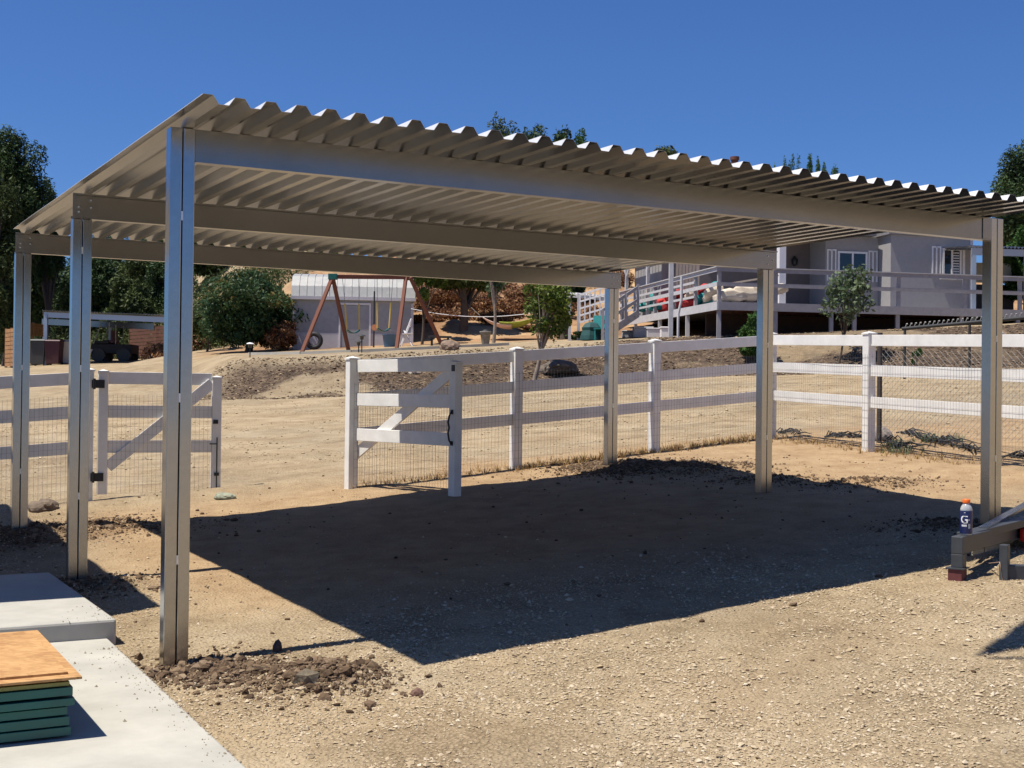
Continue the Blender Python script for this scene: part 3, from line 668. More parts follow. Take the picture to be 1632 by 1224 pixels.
q = MB(); pp = c + fd * .62 - fe * .075; q.hexa([pp + k3 * (zt_ - .2), pp + fd * 1.4 + k3 * (zt_ - .2), pp + fd * 1.4 - fe * .01 + k3 * (zt_ - .2), pp - fe * .01 + k3 * (zt_ - .2), pp + k3 * (zt_ - .06), pp + fd * 1.4 + k3 * (zt_ - .02), pp + fd * 1.4 - fe * .01 + k3 * (zt_ - .02), pp - fe * .01 + k3 * (zt_ - .06)]); obj('backing_sheet', q, M['cream'], fr)
q = MB(); pts = [c + fd * .5 + fe * .05 + k3 * (zt_ - .12), c + fd * .45 + fe * .05 + k3 * (zt_ - .2), c + fd * .52 + fe * .06 + k3 * (zt_ - .24), c3 + A(.0, -.01, 0) + k3 * (zt_ - .17), c3 + A(.02, -.02, 0) + k3 * (z0 + .02)]
q.tube(pts, .004, 6); q.tube([c + fd * .2 + fe * .05 + k3 * (zt_ - .13), c + fd * .22 + fe * .06 + k3 * (zt_ - .17), c + fd * .28 + fe * .05 + k3 * (zt_ - .15)], .003, 6); obj('loose_wire', q, mat('brown_wire', (.2, .13, .1), .6), fr)
q = MB(); rc_ = c + fd * 1.34 + fe * .06; q.box(rc_ + k3 * (zt_ - .15), fd * .4, fe * .1, k3 * .12); o = obj('fuel_can', q, M['red'], None, .03); tag(o, 'bright red plastic can beside the grey steel frame at the right edge', 'can')
bl = c + fd * .15 + fe * .02 + k3 * (zt_ + .001)
bt = thing('bottle', 'sports drink bottle with orange cap and dark blue label on the steel frame', 'bottle', bl)
gm_ = bpy.data.materials.new('clear_plastic'); gm_.use_nodes = True; b_ = gm_.node_tree.nodes['Principled BSDF']
b_.inputs['Base Color'].default_value = (.75, .78, .8, 1); b_.inputs['Roughness'].default_value = .12; b_.inputs['Transmission Weight'].default_value = .55
q = MB(); q.lathe(bl, [(.036, 0), (.042, .006), (.043, .03), (.0415, .04), (.043, .05), (.043, .15), (.0415, .17), (.043, .178), (.042, .19), (.036, .208), (.026, .222), (.021, .228), (.021, .236)], 28); obj('bottle_body', q, gm_, bt)
q = MB(); q.lathe(bl, [(.0442, .012), (.0446, .014), (.0446, .176), (.0442, .178)], 28); lb = obj('label_sleeve', q, mat('navy_label', (.012, .02, .09), .35, 0, 30, .3), bt)
q = MB(); q.lathe(bl, [(.0265, .232), (.0275, .236), (.0275, .256), (.025, .261), (.012, .262)], 24); obj('bottle_cap', q, mat('orange_cap', (.85, .16, .02), .4), bt)
cu = bpy.data.curves.new('letter', 'FONT'); cu.body = 'G'; cu.size = .08; cu.extrude = .0004; cu.align_x = 'CENTER'; cu.offset = .0008
to = bpy.data.objects.new('letter', cu); C.objects.link(to); bpy.context.view_layer.update()
me = bpy.data.meshes.new_from_object(to.evaluated_get(bpy.context.evaluated_depsgraph_get())); bpy.data.objects.remove(to)
ang0 = math.atan2(-bl[1], -bl[0]) - .30
for v in me.vertices:                          # wrap the letter round the label
    t = ang0 + v.co.x / .0455; r_ = .0453 + v.co.z; z_ = v.co.y + .09
    v.co = (r_ * math.cos(t), r_ * math.sin(t), z_)
wl = mat('white_print', (.85, .85, .85), .5)
finish('letter_g', me, wl, bt)
q = MB()
def lab(t0, t1, za, zb):
    P_ = []; n = 5
    for i in range(n + 1):
        t = ang0 + (t0 + (t1 - t0) * i / n); P_ += [bl + A(.0453 * math.cos(t), .0453 * math.sin(t), za), bl + A(.0453 * math.cos(t), .0453 * math.sin(t), zb)]
    q.add(P_, [(2 * i, 2 * i + 2, 2 * i + 3, 2 * i + 1) for i in range(n)])
for i in range(5): lab(-.42 + i * .17, -.3 + i * .17, .064, .078)
lab(.62, .85, .11, .115); lab(-.05, .2, .163, .166)
for i in range(5): lab(.66 + i * .07, .69 + i * .07, .05, .085)
obj('small_print', q, wl, bt)

# ================================================================== STRUCTURES JUST OUTSIDE THE FRAME THAT SHADE THE YARD
def shpt(px, py, h):                           # point at height h whose sun shadow falls on the ground under a pixel
    g_ = gm(px, py); return g_ + A(*tosun) * (h / tosun.z)
sc_ = shpt(254, 970, 3.35)
an = thing('barn_awning', 'steel awning roof at the left edge shading the concrete step', 'awning', (sc_[0] - 1, sc_[1] + 2, 0))
q = MB(); q.box(sc_, w * 7.2, -u * 5, k3 * .06); obj('awning_roof', q, M['deck'], an)
for t_ in (1.6, 4.6):
    q = MB(); c_ = sc_ + w * t_ - u * 1.6; q.box(A(c_[0], c_[1], gz(c_[0], c_[1]) - .2), -u * .12, w * .12, k3 * (c_[2] - gz(c_[0], c_[1]) + .2)); obj('post', q, M['galv'], an)
h = 6.2; tip = shpt(1552, 1048, h); e1_ = shpt(1632, 990, h); e2_ = shpt(1632, 1035, h); e3_ = shpt(1632, 1050, h)
ev = thing('barn_eave', 'pointed roof corner above the camera that shades the ground at the right', 'roof', (tip[0] + 2, tip[1], 0))
q = MB(); d1_ = (e1_ - tip) * 1.8; d2__ = (e2_ - tip) * 2.4; q.add([tip, tip + d1_, tip + d2__, tip + k3 * .03, tip + d1_ + k3 * .03, tip + d2__ + k3 * .03], [(0, 2, 1), (3, 4, 5), (0, 1, 4, 3), (1, 2, 5, 4), (2, 0, 3, 5)]); obj('roof_corner', q, M['deck'], ev)
q = MB(); q.bar(tip + (e3_ - tip) * .3, tip + (e3_ - tip) * 2.4, .03, .03); obj('conduit', q, M['deck'], ev)
pe = A(tip[0] + 5.2, tip[1] + .6, 0)
q = MB(); q.bar(A(pe[0], pe[1], gz(pe[0], pe[1]) - .2), pe + k3 * tip[2], .1, .1, (0, 1, 0)); obj('post', q, M['galv'], ev)
q = MB(); q.bar(tip + (d1_ + d2__) * .3 + k3 * .06, pe + k3 * (tip[2] + .06), .1, .1); obj('beam', q, M['galv'], ev)

# ================================================================== TREES AND PLANTS
def leaves(name, m, parent, blobs, n, size, asp=.45, shell=.55, kind=None, up=.3, tone=(.0, 1.), hang=0, topt=0):
    """many small leaf quads spread through ellipsoid clumps; blobs = [(x,y,z, rx,ry,rz)]"""
    B = np.array(blobs, float); vol = (B[:, 3] * B[:, 4] * B[:, 5]) ** .8; cnt = np.maximum(6, (n * vol / vol.sum()).astype(int))
    bi = np.repeat(np.arange(len(B)), cnt); n = len(bi)
    d = RNG.normal(size=(n, 3)); d /= np.linalg.norm(d, axis=1)[:, None]
    r = np.where(RNG.random(n) < shell, RNG.uniform(.8, 1.08, n), RNG.random(n) ** .5)
    lump = 1 + .3 * np.sin(d[:, 0] * 5 + bi) * np.sin(d[:, 2] * 5 + bi * 2.1) * np.sin(d[:, 1] * 4 + bi)
    P = B[bi, :3] + d * (r * lump)[:, None] * B[bi, 3:]
    nr = d * .5 + RNG.normal(size=(n, 3)) * .8 + A(0, 0, up); nr /= np.linalg.norm(nr, axis=1)[:, None]
    t = np.cross(nr, RNG.normal(size=(n, 3))); t[:, 2] -= hang; t /= np.linalg.norm(t, axis=1)[:, None]; bt_ = np.cross(nr, t)
    s = size * RNG.uniform(.55, 1.35, n)[:, None]
    Vv = np.stack([P - t * s * .5, P + bt_ * s * asp * .5 + t * s * .05, P + t * s * .5, P - bt_ * s * asp * .5], 1).reshape(-1, 3)
    btone = RNG.uniform(-.18, .18, len(B))[bi]; zz = (P[:, 2] - P[:, 2].min()) / max(.1, np.ptp(P[:, 2]))
    tn = np.clip(RNG.beta(2, 2, n) * .75 + .08 + btone + topt * (zz - .5), 0, 1) * (tone[1] - tone[0]) + tone[0]
    o = fast(name, Vv, np.arange(4 * n).reshape(-1, 4), m, parent, np.repeat(tn, 4))
    if kind: tag(o, kind=kind)
    return o
def trunk(parent, base, top, r0, limbs, m, bend=.1, name='trunk'):
    mb = MB(); b = A(*base); t = A(*top); n = 6; pts = [b - k3 * .2]
    for i in range(n + 1):
        f = i / n; pts.append(b + (t - b) * f + A(math.sin(f * 5) * bend, math.cos(f * 4) * bend * .5 - bend * .5, 0))
    mb.tube(pts, [r0 * 1.25] + [r0 * (1 - .7 * i / n) for i in range(n + 1)], 8)
    for L_ in limbs:
        f, e = L_; i = int(f * n) + 1; s = pts[i]; e = A(*e); mid = (s + e) / 2 + A(0, 0, np.linalg.norm(e - s) * .12)
        rr = r0 * (1 - .7 * f) * .55; mb.tube([s, mid, e], [rr, rr * .7, rr * .25], 6)
    return obj(name, mb, m, parent)
def pine(label, px, Yd, top, hw, n, m='pine', leaf=.3, lean=0, low=.1, group=None, dens=26, nm='pine_tree', cat='tree', narrow=.15):
    b = A(*gp(px, Yd)); H_ = at(px, top, Yd)[2] - b[2]; wd = hw / F * Yd
    t = thing(nm, label, cat, b, 0, group); blobs = []; limbs = []
    for i in range(dens):
        f = low + (1 - low) * (i + .5) / dens; rr = wd * min(1, ((1 - f) * 1.9) ** .6) * random.uniform(.25, .85)
        a = random.uniform(0, 6.28); cr = (wd * .24 * min(1, (1 - f) * 2) + .13 * wd) * random.uniform(.7, 1.3)
        c = b + A(math.cos(a) * rr + lean * f, math.sin(a) * rr, H_ * f); blobs.append((c[0], c[1], c[2], cr * 1.15, cr * 1.15, cr * .75))
        if f < .9: limbs.append((max(0, f - .08), c))
    blobs.append((b[0] + lean, b[1], b[2] + H_ * .965, wd * .2, wd * .2, H_ * .045))
    trunk(t, b, b + A(lean, 0, H_ * .97), max(.09, H_ * .018), limbs, M['bark'], H_ * .01)
    leaves('crown', M[m], t, blobs, n, leaf, .3, .7)
    return t
def broad(label, px, Yd, top, hw, n, m='leaf', leaf=.18, crown_low=.35, nb=24, r0=None, group=None, tk='bark', base=None, nm='tree', lean=0, topt=0, asp=.5, flatz=.8):
    b = A(*(base if base is not None else gp(px, Yd))); Yd = b[1]; H_ = at(px, top, Yd)[2] - b[2]; wd = hw / F * Yd
    t = thing(nm, label, 'shrub' if nm == 'shrub' else 'tree', b, 0, group); blobs = []; limbs = []
    ch = H_ * (1 - crown_low) / 2; cc = b + A(lean, 0, H_ - ch)
    for i in range(nb):
        d = RNG.normal(size=3); d /= np.linalg.norm(d); rr = random.uniform(.35, .92)
        c = cc + A(d[0] * wd * rr, d[1] * wd * rr, d[2] * ch * rr); cr = random.uniform(.16, .36)
        blobs.append((*c, cr * wd, cr * wd, min(cr * ch * 1.1, cr * wd * flatz + .1 * ch))); limbs.append((random.uniform(.35, .85), c))
    trunk(t, b, cc, r0 or max(.03, H_ * .022), limbs, M[tk], H_ * .015)
    leaves('crown', M[m], t, blobs, n, leaf, asp, .5, topt=topt)
    return t
PT = 'tall trees at the left edge'
broad('tall dark pine rising above the roof line at the far left', 20, 72, 205, 58, 40000, 'pine', .24, .34, 120, .3, flatz=.5, asp=.3)
broad('leaning dark pine with a ragged right side beside the tall one', -22, 68, 262, 62, 30000, 'pine2', .24, .1, 90, .3, asp=.3)
broad('lower dark pine in front of the tall left pine', 72, 74, 280, 24, 13000, 'pine', .24, .3, 50, .2, asp=.3)
broad('dense dark lower pine filling the gap left of the small carport', 40, 76, 330, 46, 30000, 'pine', .26, .04, 90, .2, asp=.3)
broad('olive green pine low at the left edge behind the first carport post', 8, 62, 388, 38, 20000, 'pine2', .2, .04, 50, .2, asp=.3)
for i, (px, Yd, top, hw, m_, lb_) in enumerate([
    (118, 88, 408, 60, 'pine', 'dark pine behind the small carport, between the first two posts'),
    (172, 92, 330, 62, 'pine', 'dark pine between the middle and front left posts, seen under the roof'),
    (235, 80, 352, 60, 'pine2', 'olive green pine under the roof just left of the front post'),
    (300, 90, 330, 60, 'pine', 'dark pine hidden in part by the front left post'),
    (372, 92, 372, 62, 'pine', 'dark pine behind the tree with orange blooms'),
    (455, 95, 395, 60, 'pine2', 'olive pine showing behind the shed roof at its left end'),
    (75, 95, 425, 46, 'pine', 'small dark pine behind the first carport post'),
    (205, 70, 432, 40, 'pine2', 'young green pine behind the small carport roof'),
    (145, 78, 400, 50, 'pine', 'dark pine filling the gap between the middle post and the small carport'),
    (268, 76, 396, 44, 'pine', 'dark bushy pine directly behind the front left post'),
    (335, 82, 400, 50, 'pine', 'dark pine right of the front left post'),
    (420, 84, 392, 50, 'pine', 'dark pine behind the right side of the feathery tree'),
    (505, 92, 400, 50, 'pine2', 'distant olive tree above the shed roof')]):
    broad(lb_, px, Yd, top, hw, 24000, m_, .26, .04, 80, .22, asp=.3)
broad('broad feathery tree with orange blooms left of the shed', 396, 50, 428, 86, 40000, 'silk', .17, .04, 95, .16, topt=.4, asp=.35, flatz=.32)
broad('light green bushy tree left of the feathery tree', 330, 53, 470, 34, 8000, 'pine2', .2, .1, 10)
broad('rusty red bush at the foot of the shed wall', 445, 49.5, 508, 30, 7000, 'brush', .13, 0, 40, nm='shrub')
broad('rusty dry bush under the feathery tree at its left', 335, 56, 522, 36, 7000, 'brush', .13, 0, 40, nm='shrub')
broad('dark pine cut by the right edge of the picture above the carport roof', 1650, 62, 225, 70, 50000, 'pine', .22, .15, 120, .3, asp=.3)
broad('green leafy tree below the pine at the right edge', 1640, 50, 350, 48, 16000, 'leaf', .17, .1, 40)
for (px, top, hw, m_, lb_) in ((797, 194, 44, 'pine2', 'rounded tree top peeking over the roof, leftmost of those behind'), (845, 206, 38, 'pine', 'low dark tree top over the roof beside the rounded one'),
        (884, 203, 30, 'pine', 'twin pointed dark tree top over the roof'), (915, 211, 32, 'leaf', 'last leafy tree top over the roof in the row of four'), (1061, 228, 27, 'pine2', 'small pointed conifer tip alone above the middle of the roof')):
    broad(lb_, px, 78, top, hw, 15000, m_, .24, .3, 70, .16, flatz=1.6, asp=.35)
# candle-topped conifer behind the house
b = A(*gp(1282, 74)); t = thing('pine_tree', 'conifer with upright candle shoots over the roof right of the pipe', 'tree', b); blobs = []
for i in range(26):
    px = random.choice([1236, 1250, 1262, 1275, 1290, 1305, 1315, 1330]) + random.uniform(-4, 4); tp = 252 + abs(px - 1275) * .45 + random.uniform(0, 14)
    c = at(px, tp + 9, 74 + random.uniform(-1.5, 1.5)); blobs.append((*c, .11, .11, .85))
for i in range(16):
    c = at(1282 + random.uniform(-45, 45), random.uniform(290, 345), 74 + random.uniform(-2, 2)); blobs.append((*c, .8, .8, .6))
tz = at(1282, 290, 74)[2]; trunk(t, b, A(b[0], b[1], tz), .25, [(.9, bb[:3]) for bb in blobs[::2]], M['bark'], .1)
leaves('crown', M['leaf'], t, blobs, 60000, .16, .3, .7)
# trees on the terrace and bank
broad('dark oak with forked grey trunk between the shed and the hammock', 737, 52, 395, 78, 16000, 'pine2', .2, .5, 16, .2, tk='bark')
broad('small tree whose leaves touch the right end of the swing frame', 672, 50, 405, 34, 8000, 'leafy', .17, .45, 10, .06)
broad('thin pale trunked tree with bare branches right of the oak', 786, 47, 392, 30, 1800, 'greyleaf', .15, .5, 9, .07, tk='bark2')
broad('slender yellow green tree leaning on the bank behind the fence', 868, 38.6, 428, 46, 2700, 'leafy', .15, .34, 34, .07, tk='bark2', base=gp(852, 38.4), lean=.35)
broad('dark trunked tree beside the lattice arbour', 897, 49, 400, 46, 12000, 'pine', .17, .42, 14, .24)
broad('dark low bush in front of the arbour', 925, 46.5, 528, 34, 6000, 'pine', .12, 0, 8, nm='shrub')
broad('young sapling with a thin trunk in front of the house deck', 1350, 38.5, 422, 42, 1500, 'greyleaf', .15, .4, 26, .035, base=gp(1337, 38.3), lean=.22)
broad('bright green shrub beside the post in front of the deck', 1205, 39.5, 498, 30, 4500, 'leaf', .13, 0, 40, nm='shrub')
broad('tiny green shrub alone on the bank behind the sunny fence', 1460, 36.5, 538, 9, 900, 'leaf', .08, 0, 5, nm='shrub')
k_ = 0
for (px, Yd, top, hw, lb_) in [(676, 54, 500, 34, 'tan dry bush beside the right leg of the swing frame'), (700, 60, 455, 46, 'rusty dry bush on the hillside behind the swing frame'),
    (765, 58, 470, 40, 'brown dry bush on the slope behind the oak trunk'), (725, 56, 500, 30, 'grey brown bush low behind the oak trunk'),
    (800, 54, 492, 46, 'reddish dry bush below the hammock'), (845, 60, 455, 40, 'rust coloured bush behind the slender tree'), (850, 53, 520, 30, 'pale dry grass tussock right of the hammock'),
    (775, 76, 425, 60, 'wide dry bush high on the brown hillside'), (930, 62, 470, 40, 'rusty bush seen through the arbour')]:
    broad(lb_, px, Yd, top, hw, 6500, 'brush', .15, 0, 34, .03, nm='shrub', group='dry bushes on the hillside', asp=.3)

# weeds, straw and twigs
def tufts(name, label, pts, h, m, n=7, w_=.012, kind='stuff', cat='grass'):
    V = []; T = []
    for p in pts:
        for i in range(n):
            a = random.uniform(0, 6.28); l = h * random.uniform(.4, 1.2); d = A(math.cos(a), math.sin(a), 0); s = A(-d[1], d[0], 0) * w_ * .5
            b = A(*p) + d * random.uniform(0, h * .3); e = b + d * l * random.uniform(.1, .8) + k3 * l * random.uniform(.4, 1)
            V += [b - s, b + s, e + s * .3, e - s * .3]; T += [random.random()] * 4
    return tag(fast(name, np.array(V), np.arange(len(V)).reshape(-1, 4), m, None, T), label, cat, kind=kind)
pts = []
for i in range(900):
    f = random.random() ** .8; j = random.randint(0, 2); p = fp[j + 0] + (fp[min(j + 1, 3)] - fp[j]) * random.random() + A(random.gauss(0, .06), random.gauss(-.02, .12), 0)
    if j == 0 and random.random() < .6: continue
    pts.append(A(p[0], p[1], gz(p[0], p[1])))
for i in range(220):
    p = rp[0] + (rp[1] - rp[0]) * random.random() * 1.9 + A(random.gauss(.05, .15), random.gauss(0, .25), 0); pts.append(A(p[0], p[1], gz(p[0], p[1])))
tufts('dry_grass', 'low rusty dry grass along the foot of the fence', pts, .09, M['straw'], 6, .008)
pts = []
for (px, py) in ((1478, 704), (1516, 704), (1425, 712), (1440, 722)):
    c = gm(px, py)
    for i in range(14): p = c + A(random.gauss(0, .1), random.gauss(0, .08), 0); pts.append(A(p[0], p[1], gz(p[0], p[1])))
tufts('weeds', 'small green weeds growing behind the sunny fence', pts, .14, M['greyleaf'], 8, .012, cat='weeds')
q = MB()
def brushline(px0, py0, px1, py1, n, spread, rr):
    a_ = gm(px0, py0); b_ = gm(px1, py1)
    for i in range(n):
        f = random.random(); c = a_ + (b_ - a_) * f + A(random.gauss(0, spread), random.gauss(0, spread), 0); z = gz(c[0], c[1]); L_ = random.uniform(.15, .6)
        d = (b_ - a_) / np.linalg.norm(b_ - a_) + A(random.gauss(0, .35), random.gauss(0, .35), 0); pp_ = [A(c[0], c[1], z + .01), A(c[0], c[1], z + random.uniform(.02, .1)) + d * L_ * .5 * A(1, 1, 0), A(c[0], c[1], z + .02) + d * L_ * A(1, 1, 0)]
        q.tube(pp_, [rr, rr * .8, rr * .3], 4)
brushline(1412, 702, 1440, 716, 26, .06, .014); brushline(1435, 690, 1560, 722, 80, .05, .012); brushline(1315, 696, 1372, 698, 30, .05, .01); brushline(1600, 728, 1660, 732, 30, .06, .012); brushline(1236, 690, 1275, 694, 18, .06, .01)
tag(obj('brushwood', q, M['dark']), 'dark dry branches and twigs lying along the sunny fence', 'branches', kind='stuff')

def scatter_bush(name, label, regs, n, size, m, cat):
    B = []
    for (pa, pb, Ya, Yb, k_, r0_, r1_) in regs:
        for i in range(k_):
            p = gp(random.uniform(pa, pb), random.uniform(Ya, Yb)); r = random.uniform(r0_, r1_); B.append((p[0], p[1], p[2] + r * .35, r * 1.2, r, r * random.uniform(.6, 1.1)))
    return tag(leaves(name, m, None, B, n, size, .3), label, cat, kind='stuff')
scatter_bush('undergrowth', 'dark tangled undergrowth below the pines behind the small carport', [(110, 480, 66, 74, 90, .5, 1.5), (290, 470, 54, 60, 50, .3, .8), (0, 60, 66, 72, 20, .6, 1.6)], 60000, .2, M['pine2'], 'undergrowth')
scatter_bush('dry_scrub', 'dry rusty scrub covering the hillside behind the terrace', [(640, 1000, 54, 64, 40, .2, .5), (640, 1000, 62, 90, 45, .3, .9), (250, 480, 55, 62, 40, .2, .6)], 80000, .17, M['brush'], 'scrub')
# ================================================================== SWING SET
def gpt(px, Yd, dz=0): p = gp(px, Yd); return A(p[0], p[1], p[2] + dz)
ax = at(530, 441, 44.3); bx = at(647, 442, 45.6)
sw = thing('swing_set', 'brown timber swing frame with two green strap swings in front of the shed', 'swing set', gpt(560, 44.5))
for (a_, px, Yd) in ((ax, 478, 43.4), (ax, 556, 45.3), (bx, 631, 44.6), (bx + A(.15, 0, 0), 706, 46.6)):
    e = gpt(px, Yd, -.1); q = MB(); q.bar(e, a_, .12, .1, (0.3, 1, 0)); obj('leg', q, M['timber'], sw, .01)
q = MB(); q.bar(ax - (bx - ax) * .04, bx + (bx - ax) * .05, .1, .14); obj('top_beam', q, M['timber'], sw, .01)
q = MB(); q.box(ax - A(.14, .1, .1), (.3, 0, 0), (0, .2, 0), (0, 0, .2)); obj('bracket', q, M['green'], sw, .01)
for (f, px, py) in ((.24, 563, 531), (.71, 611, 528)):
    c = ax + (bx - ax) * f; s0 = at(px, py, c[1]); dd = (bx - ax) / np.linalg.norm(bx - ax)
    st = MB(); ends = []
    pts = [s0 + dd * t_ + k3 * (.55 * t_ * t_ * 4) for t_ in np.linspace(-.22, .22, 9)]
    for p0_, p1_ in zip(pts[:-1], pts[1:]): st.bar(p0_, p1_, .2, .025)
    se = obj('swing_seat', st, M['green'], sw)
    for pe_, o_ in ((pts[0], -.3), (pts[-1], .3)):
        q = MB(); tp_ = c + dd * o_; m1 = pe_ + (tp_ - pe_) * .5; q.tube([pe_, m1], .03, 6); obj('chain_sleeve', q, M['yellow'], se)
        q = MB(); q.tube([m1, tp_], .009, 5); obj('chain', q, M['wire2'], se)
# ================================================================== SHED
def frame2(o, ang): return A(*o), A(math.cos(ang), math.sin(ang), 0), A(-math.sin(ang), math.cos(ang), 0)
so_ = gpt(466, 50.2, -.3); gz0 = so_[2] + .3
SO, s1, s2 = frame2(so_, .10)
sh = thing('shed', 'grey shed with pale roof and white base behind the swing set', 'shed', SO)
SW_ = (655 - 466) / F * 50.6; zb = at(560, 553, 50.5)[2]; zband = at(560, 531, 50.5)[2]; zeave = at(560, 474, 50.5)[2]; ztop = at(560, 441, 52)[2]
SO = A(SO[0], SO[1], min(zb, gz0) - .4)
q = MB(); q.box(SO, s1 * SW_, s2 * 3.4, k3 * (zeave - SO[2])); wl_ = obj('wall', q, M['shedwall'], sh)
q = MB(); q.box(SO - s2 * .012 - s1 * .012, s1 * (SW_ + .024), s2 * 3.42, k3 * (zband - SO[2])); obj('base_band', q, M['shedbase'], sh)
q = MB(); pr = [(-.12, zeave - .04), (.05, zeave + .42), (.55, ztop - .12), (1.2, ztop), (1.7, ztop + .08), (2.3, ztop - .05), (3.2, zeave + .45), (3.52, zeave - .04)]
A0 = [SO * A(1, 1, 0) + s2 * a_ + k3 * z_ - s1 * .08 for a_, z_ in pr]; A1 = [p + s1 * (SW_ + .16) for p in A0]; n_ = len(pr)
q.add(A0 + A1, [(i, i + 1, n_ + i + 1, n_ + i) for i in range(n_ - 1)] + [tuple(range(n_))[::-1], tuple(range(n_, 2 * n_)), (n_ - 1, 0, n_, 2 * n_ - 1)]); rf_ = obj('roof', q, M['shedroof'], sh)
q = MB()
for i in range(1, 16):
    for j in range(0, 4): q.bar(A0[j] + s1 * (SW_ * i / 16) + k3 * .012, A0[j + 1] + s1 * (SW_ * i / 16) + k3 * .012, .03, .03)
obj('roof_seams', q, M['shedroof'], rf_)
q = MB(); q.box(SO * A(1, 1, 0) - s2 * .15 - s1 * .1 + k3 * (zeave - .12), s1 * (SW_ + .2), s2 * .1, k3 * .13); obj('fascia', q, M['trim'], sh)
dx0 = (538 - 466) / F * 50.3; dx1 = (589 - 466) / F * 50.3
q = MB()
for (a_, b_, z0_, z1_) in ((dx0, dx0 + .07, zb - .05, zeave - .22), (dx1 - .07, dx1, zb - .05, zeave - .22), (dx0 + .071, dx1 - .071, zeave - .3, zeave - .22)): q.box(SO * A(1, 1, 0) + s1 * a_ - s2 * .05 + k3 * z0_, s1 * (b_ - a_), s2 * .045, k3 * (z1_ - z0_))
obj('door_frame', q, M['white'], sh)
q = MB(); q.box(SO * A(1, 1, 0) + s1 * (dx0 + .075) - s2 * .03 + k3 * (zb), s1 * (dx1 - dx0 - .15), s2 * .02, k3 * (zeave - .33 - zb)); obj('door', q, M['shedwall'], sh)
for a_ in (-.02, SW_ - .08):
    q = MB(); q.box(SO * A(1, 1, 0) + s1 * a_ - s2 * .04 + k3 * (zb - .1), s1 * .1, s2 * .04, k3 * (zeave - .1 - zb)); obj('corner_trim', q, M['trim'], sh)
o = thing('signboard', 'round orange disc hanging on a dark pole at the shed wall', 'sign', gpt(596, 49)); p_ = gpt(595, 49)
q = MB(); q.tube([p_, A(p_[0], p_[1], at(595, 464, 49)[2])], .03, 6); obj('pole', q, M['dark'], o)
c_ = at(597, 522, 48.9); q = MB(); q.tube([c_ - A(0, .02, 0), c_ + A(0, .02, 0)], .12, 14); obj('disc', q, mat('orange_disc', (.55, .22, .1), .6), o)
p_ = gpt(620, 48.5); o = thing('bucket', 'blue plastic bucket in front of the shed', 'bucket', p_)
q = MB(); q.lathe(p_, [(.2, 0), (.26, .42), (.27, .43), (.27, .47)], 16); obj('bucket_body', q, M['blueplastic'], o); q = MB(); q.tube([p_ + A(.27 * math.cos(t_), 0, .44 + .2 * math.sin(t_)) for t_ in np.linspace(0, 3.14, 9)], .008, 5); obj('handle', q, M['wire'], o)
for (px, w__, lb_) in ((500, .26, 'black tyre lying against the left end of the shed wall'),):
    p_ = gpt(px, 49.2); q = MB(); n_ = 20
    V_ = []; 
    for i in range(n_):
        t_ = 6.283 * i / n_
        for j in range(6): s_ = 6.283 * j / 6; r_ = w__ + .09 * math.cos(s_); V_.append(p_ + A(r_ * math.cos(t_), -.06 + .09 * math.sin(s_), w__ + .08 + r_ * math.sin(t_)))
    q.add(V_, [(i * 6 + j, ((i + 1) % n_) * 6 + j, ((i + 1) % n_) * 6 + (j + 1) % 6, i * 6 + (j + 1) % 6) for i in range(n_) for j in range(6)], True); tag(obj('tyre', q, M['dark']), lb_, 'tyre')
p_ = gpt(646, 48.6); o = thing('folding_chair', 'white folding chair leaning at the right corner of the shed', 'chair', p_, 0)
for (a_, b_) in (((-.2, 0, 0), (.18, .15, 1.05)), ((.25, 0, 0), (-.1, .25, .6)), ((-.2, .45, 0), (.18, .5, 1.05)), ((.25, .45, 0), (-.1, .6, .6))): q = MB(); q.tube([p_ + A(*a_), p_ + A(*b_)], .022, 6); obj('leg', q, M['white'], o)
q = MB(); q.box(p_ + A(-.15, 0, .45), (.4, 0, .03), (0, .45, 0), (0, 0, .03)); obj('seat', q, M['white'], o)
q = MB(); q.box(p_ + A(.12, .1, .75), (.06, 0, .28), (0, .4, 0), (.02, 0, 0)); obj('backrest', q, M['white'], o)
# garden lights, table, hammock, line
def glight(px, Yd, h, lb_):
    p_ = gpt(px, Yd); o = thing('garden_light', lb_, 'lamp', p_); q = MB(); q.tube([p_ - k3 * .1, p_ + k3 * h], .018, 6); obj('stake', q, M['dark'], o)
    q = MB(); q.lathe(p_ + k3 * h, [(.05, 0), (.07, .1), (.075, .11)], 10); obj('lens', q, M['glass'], o)
    q = MB(); q.lathe(p_ + k3 * (h + .11), [(.13, 0), (.1, .03), (.03, .05)], 12); obj('lamp_cap', q, M['white'] if px < 500 else M['dark'], o)
glight(398, 41.5, .32, 'small path light with a pale cap on the terrace edge')
glight(576, 41.2, .42, 'dark path light on the terrace edge in front of the shed')
glight(571, 41.8, .22, 'short dark path light just behind the taller one')
p_ = gpt(700, 47.5); o = thing('bench', 'low dark wooden bench below the right swing leg', 'bench', p_)
q = MB(); q.box(p_ + A(-.42, 0, .28), (.85, 0, 0), (0, .3, 0), (0, 0, .07)); obj('seat', q, M['dark'], o, .008)
for a_ in (-.33, .27): q = MB(); q.box(p_ + A(a_, .02, -.1), (.07, 0, 0), (0, .26, 0), (0, 0, .38)); obj('leg', q, M['dark'], o)
h0 = at(765, 503, 50.5); h1 = at(868, 498, 50.0)
hm = thing('hammock', 'yellow green and pink cloth hammock slung between the trees', 'hammock', gpt(810, 50.2))
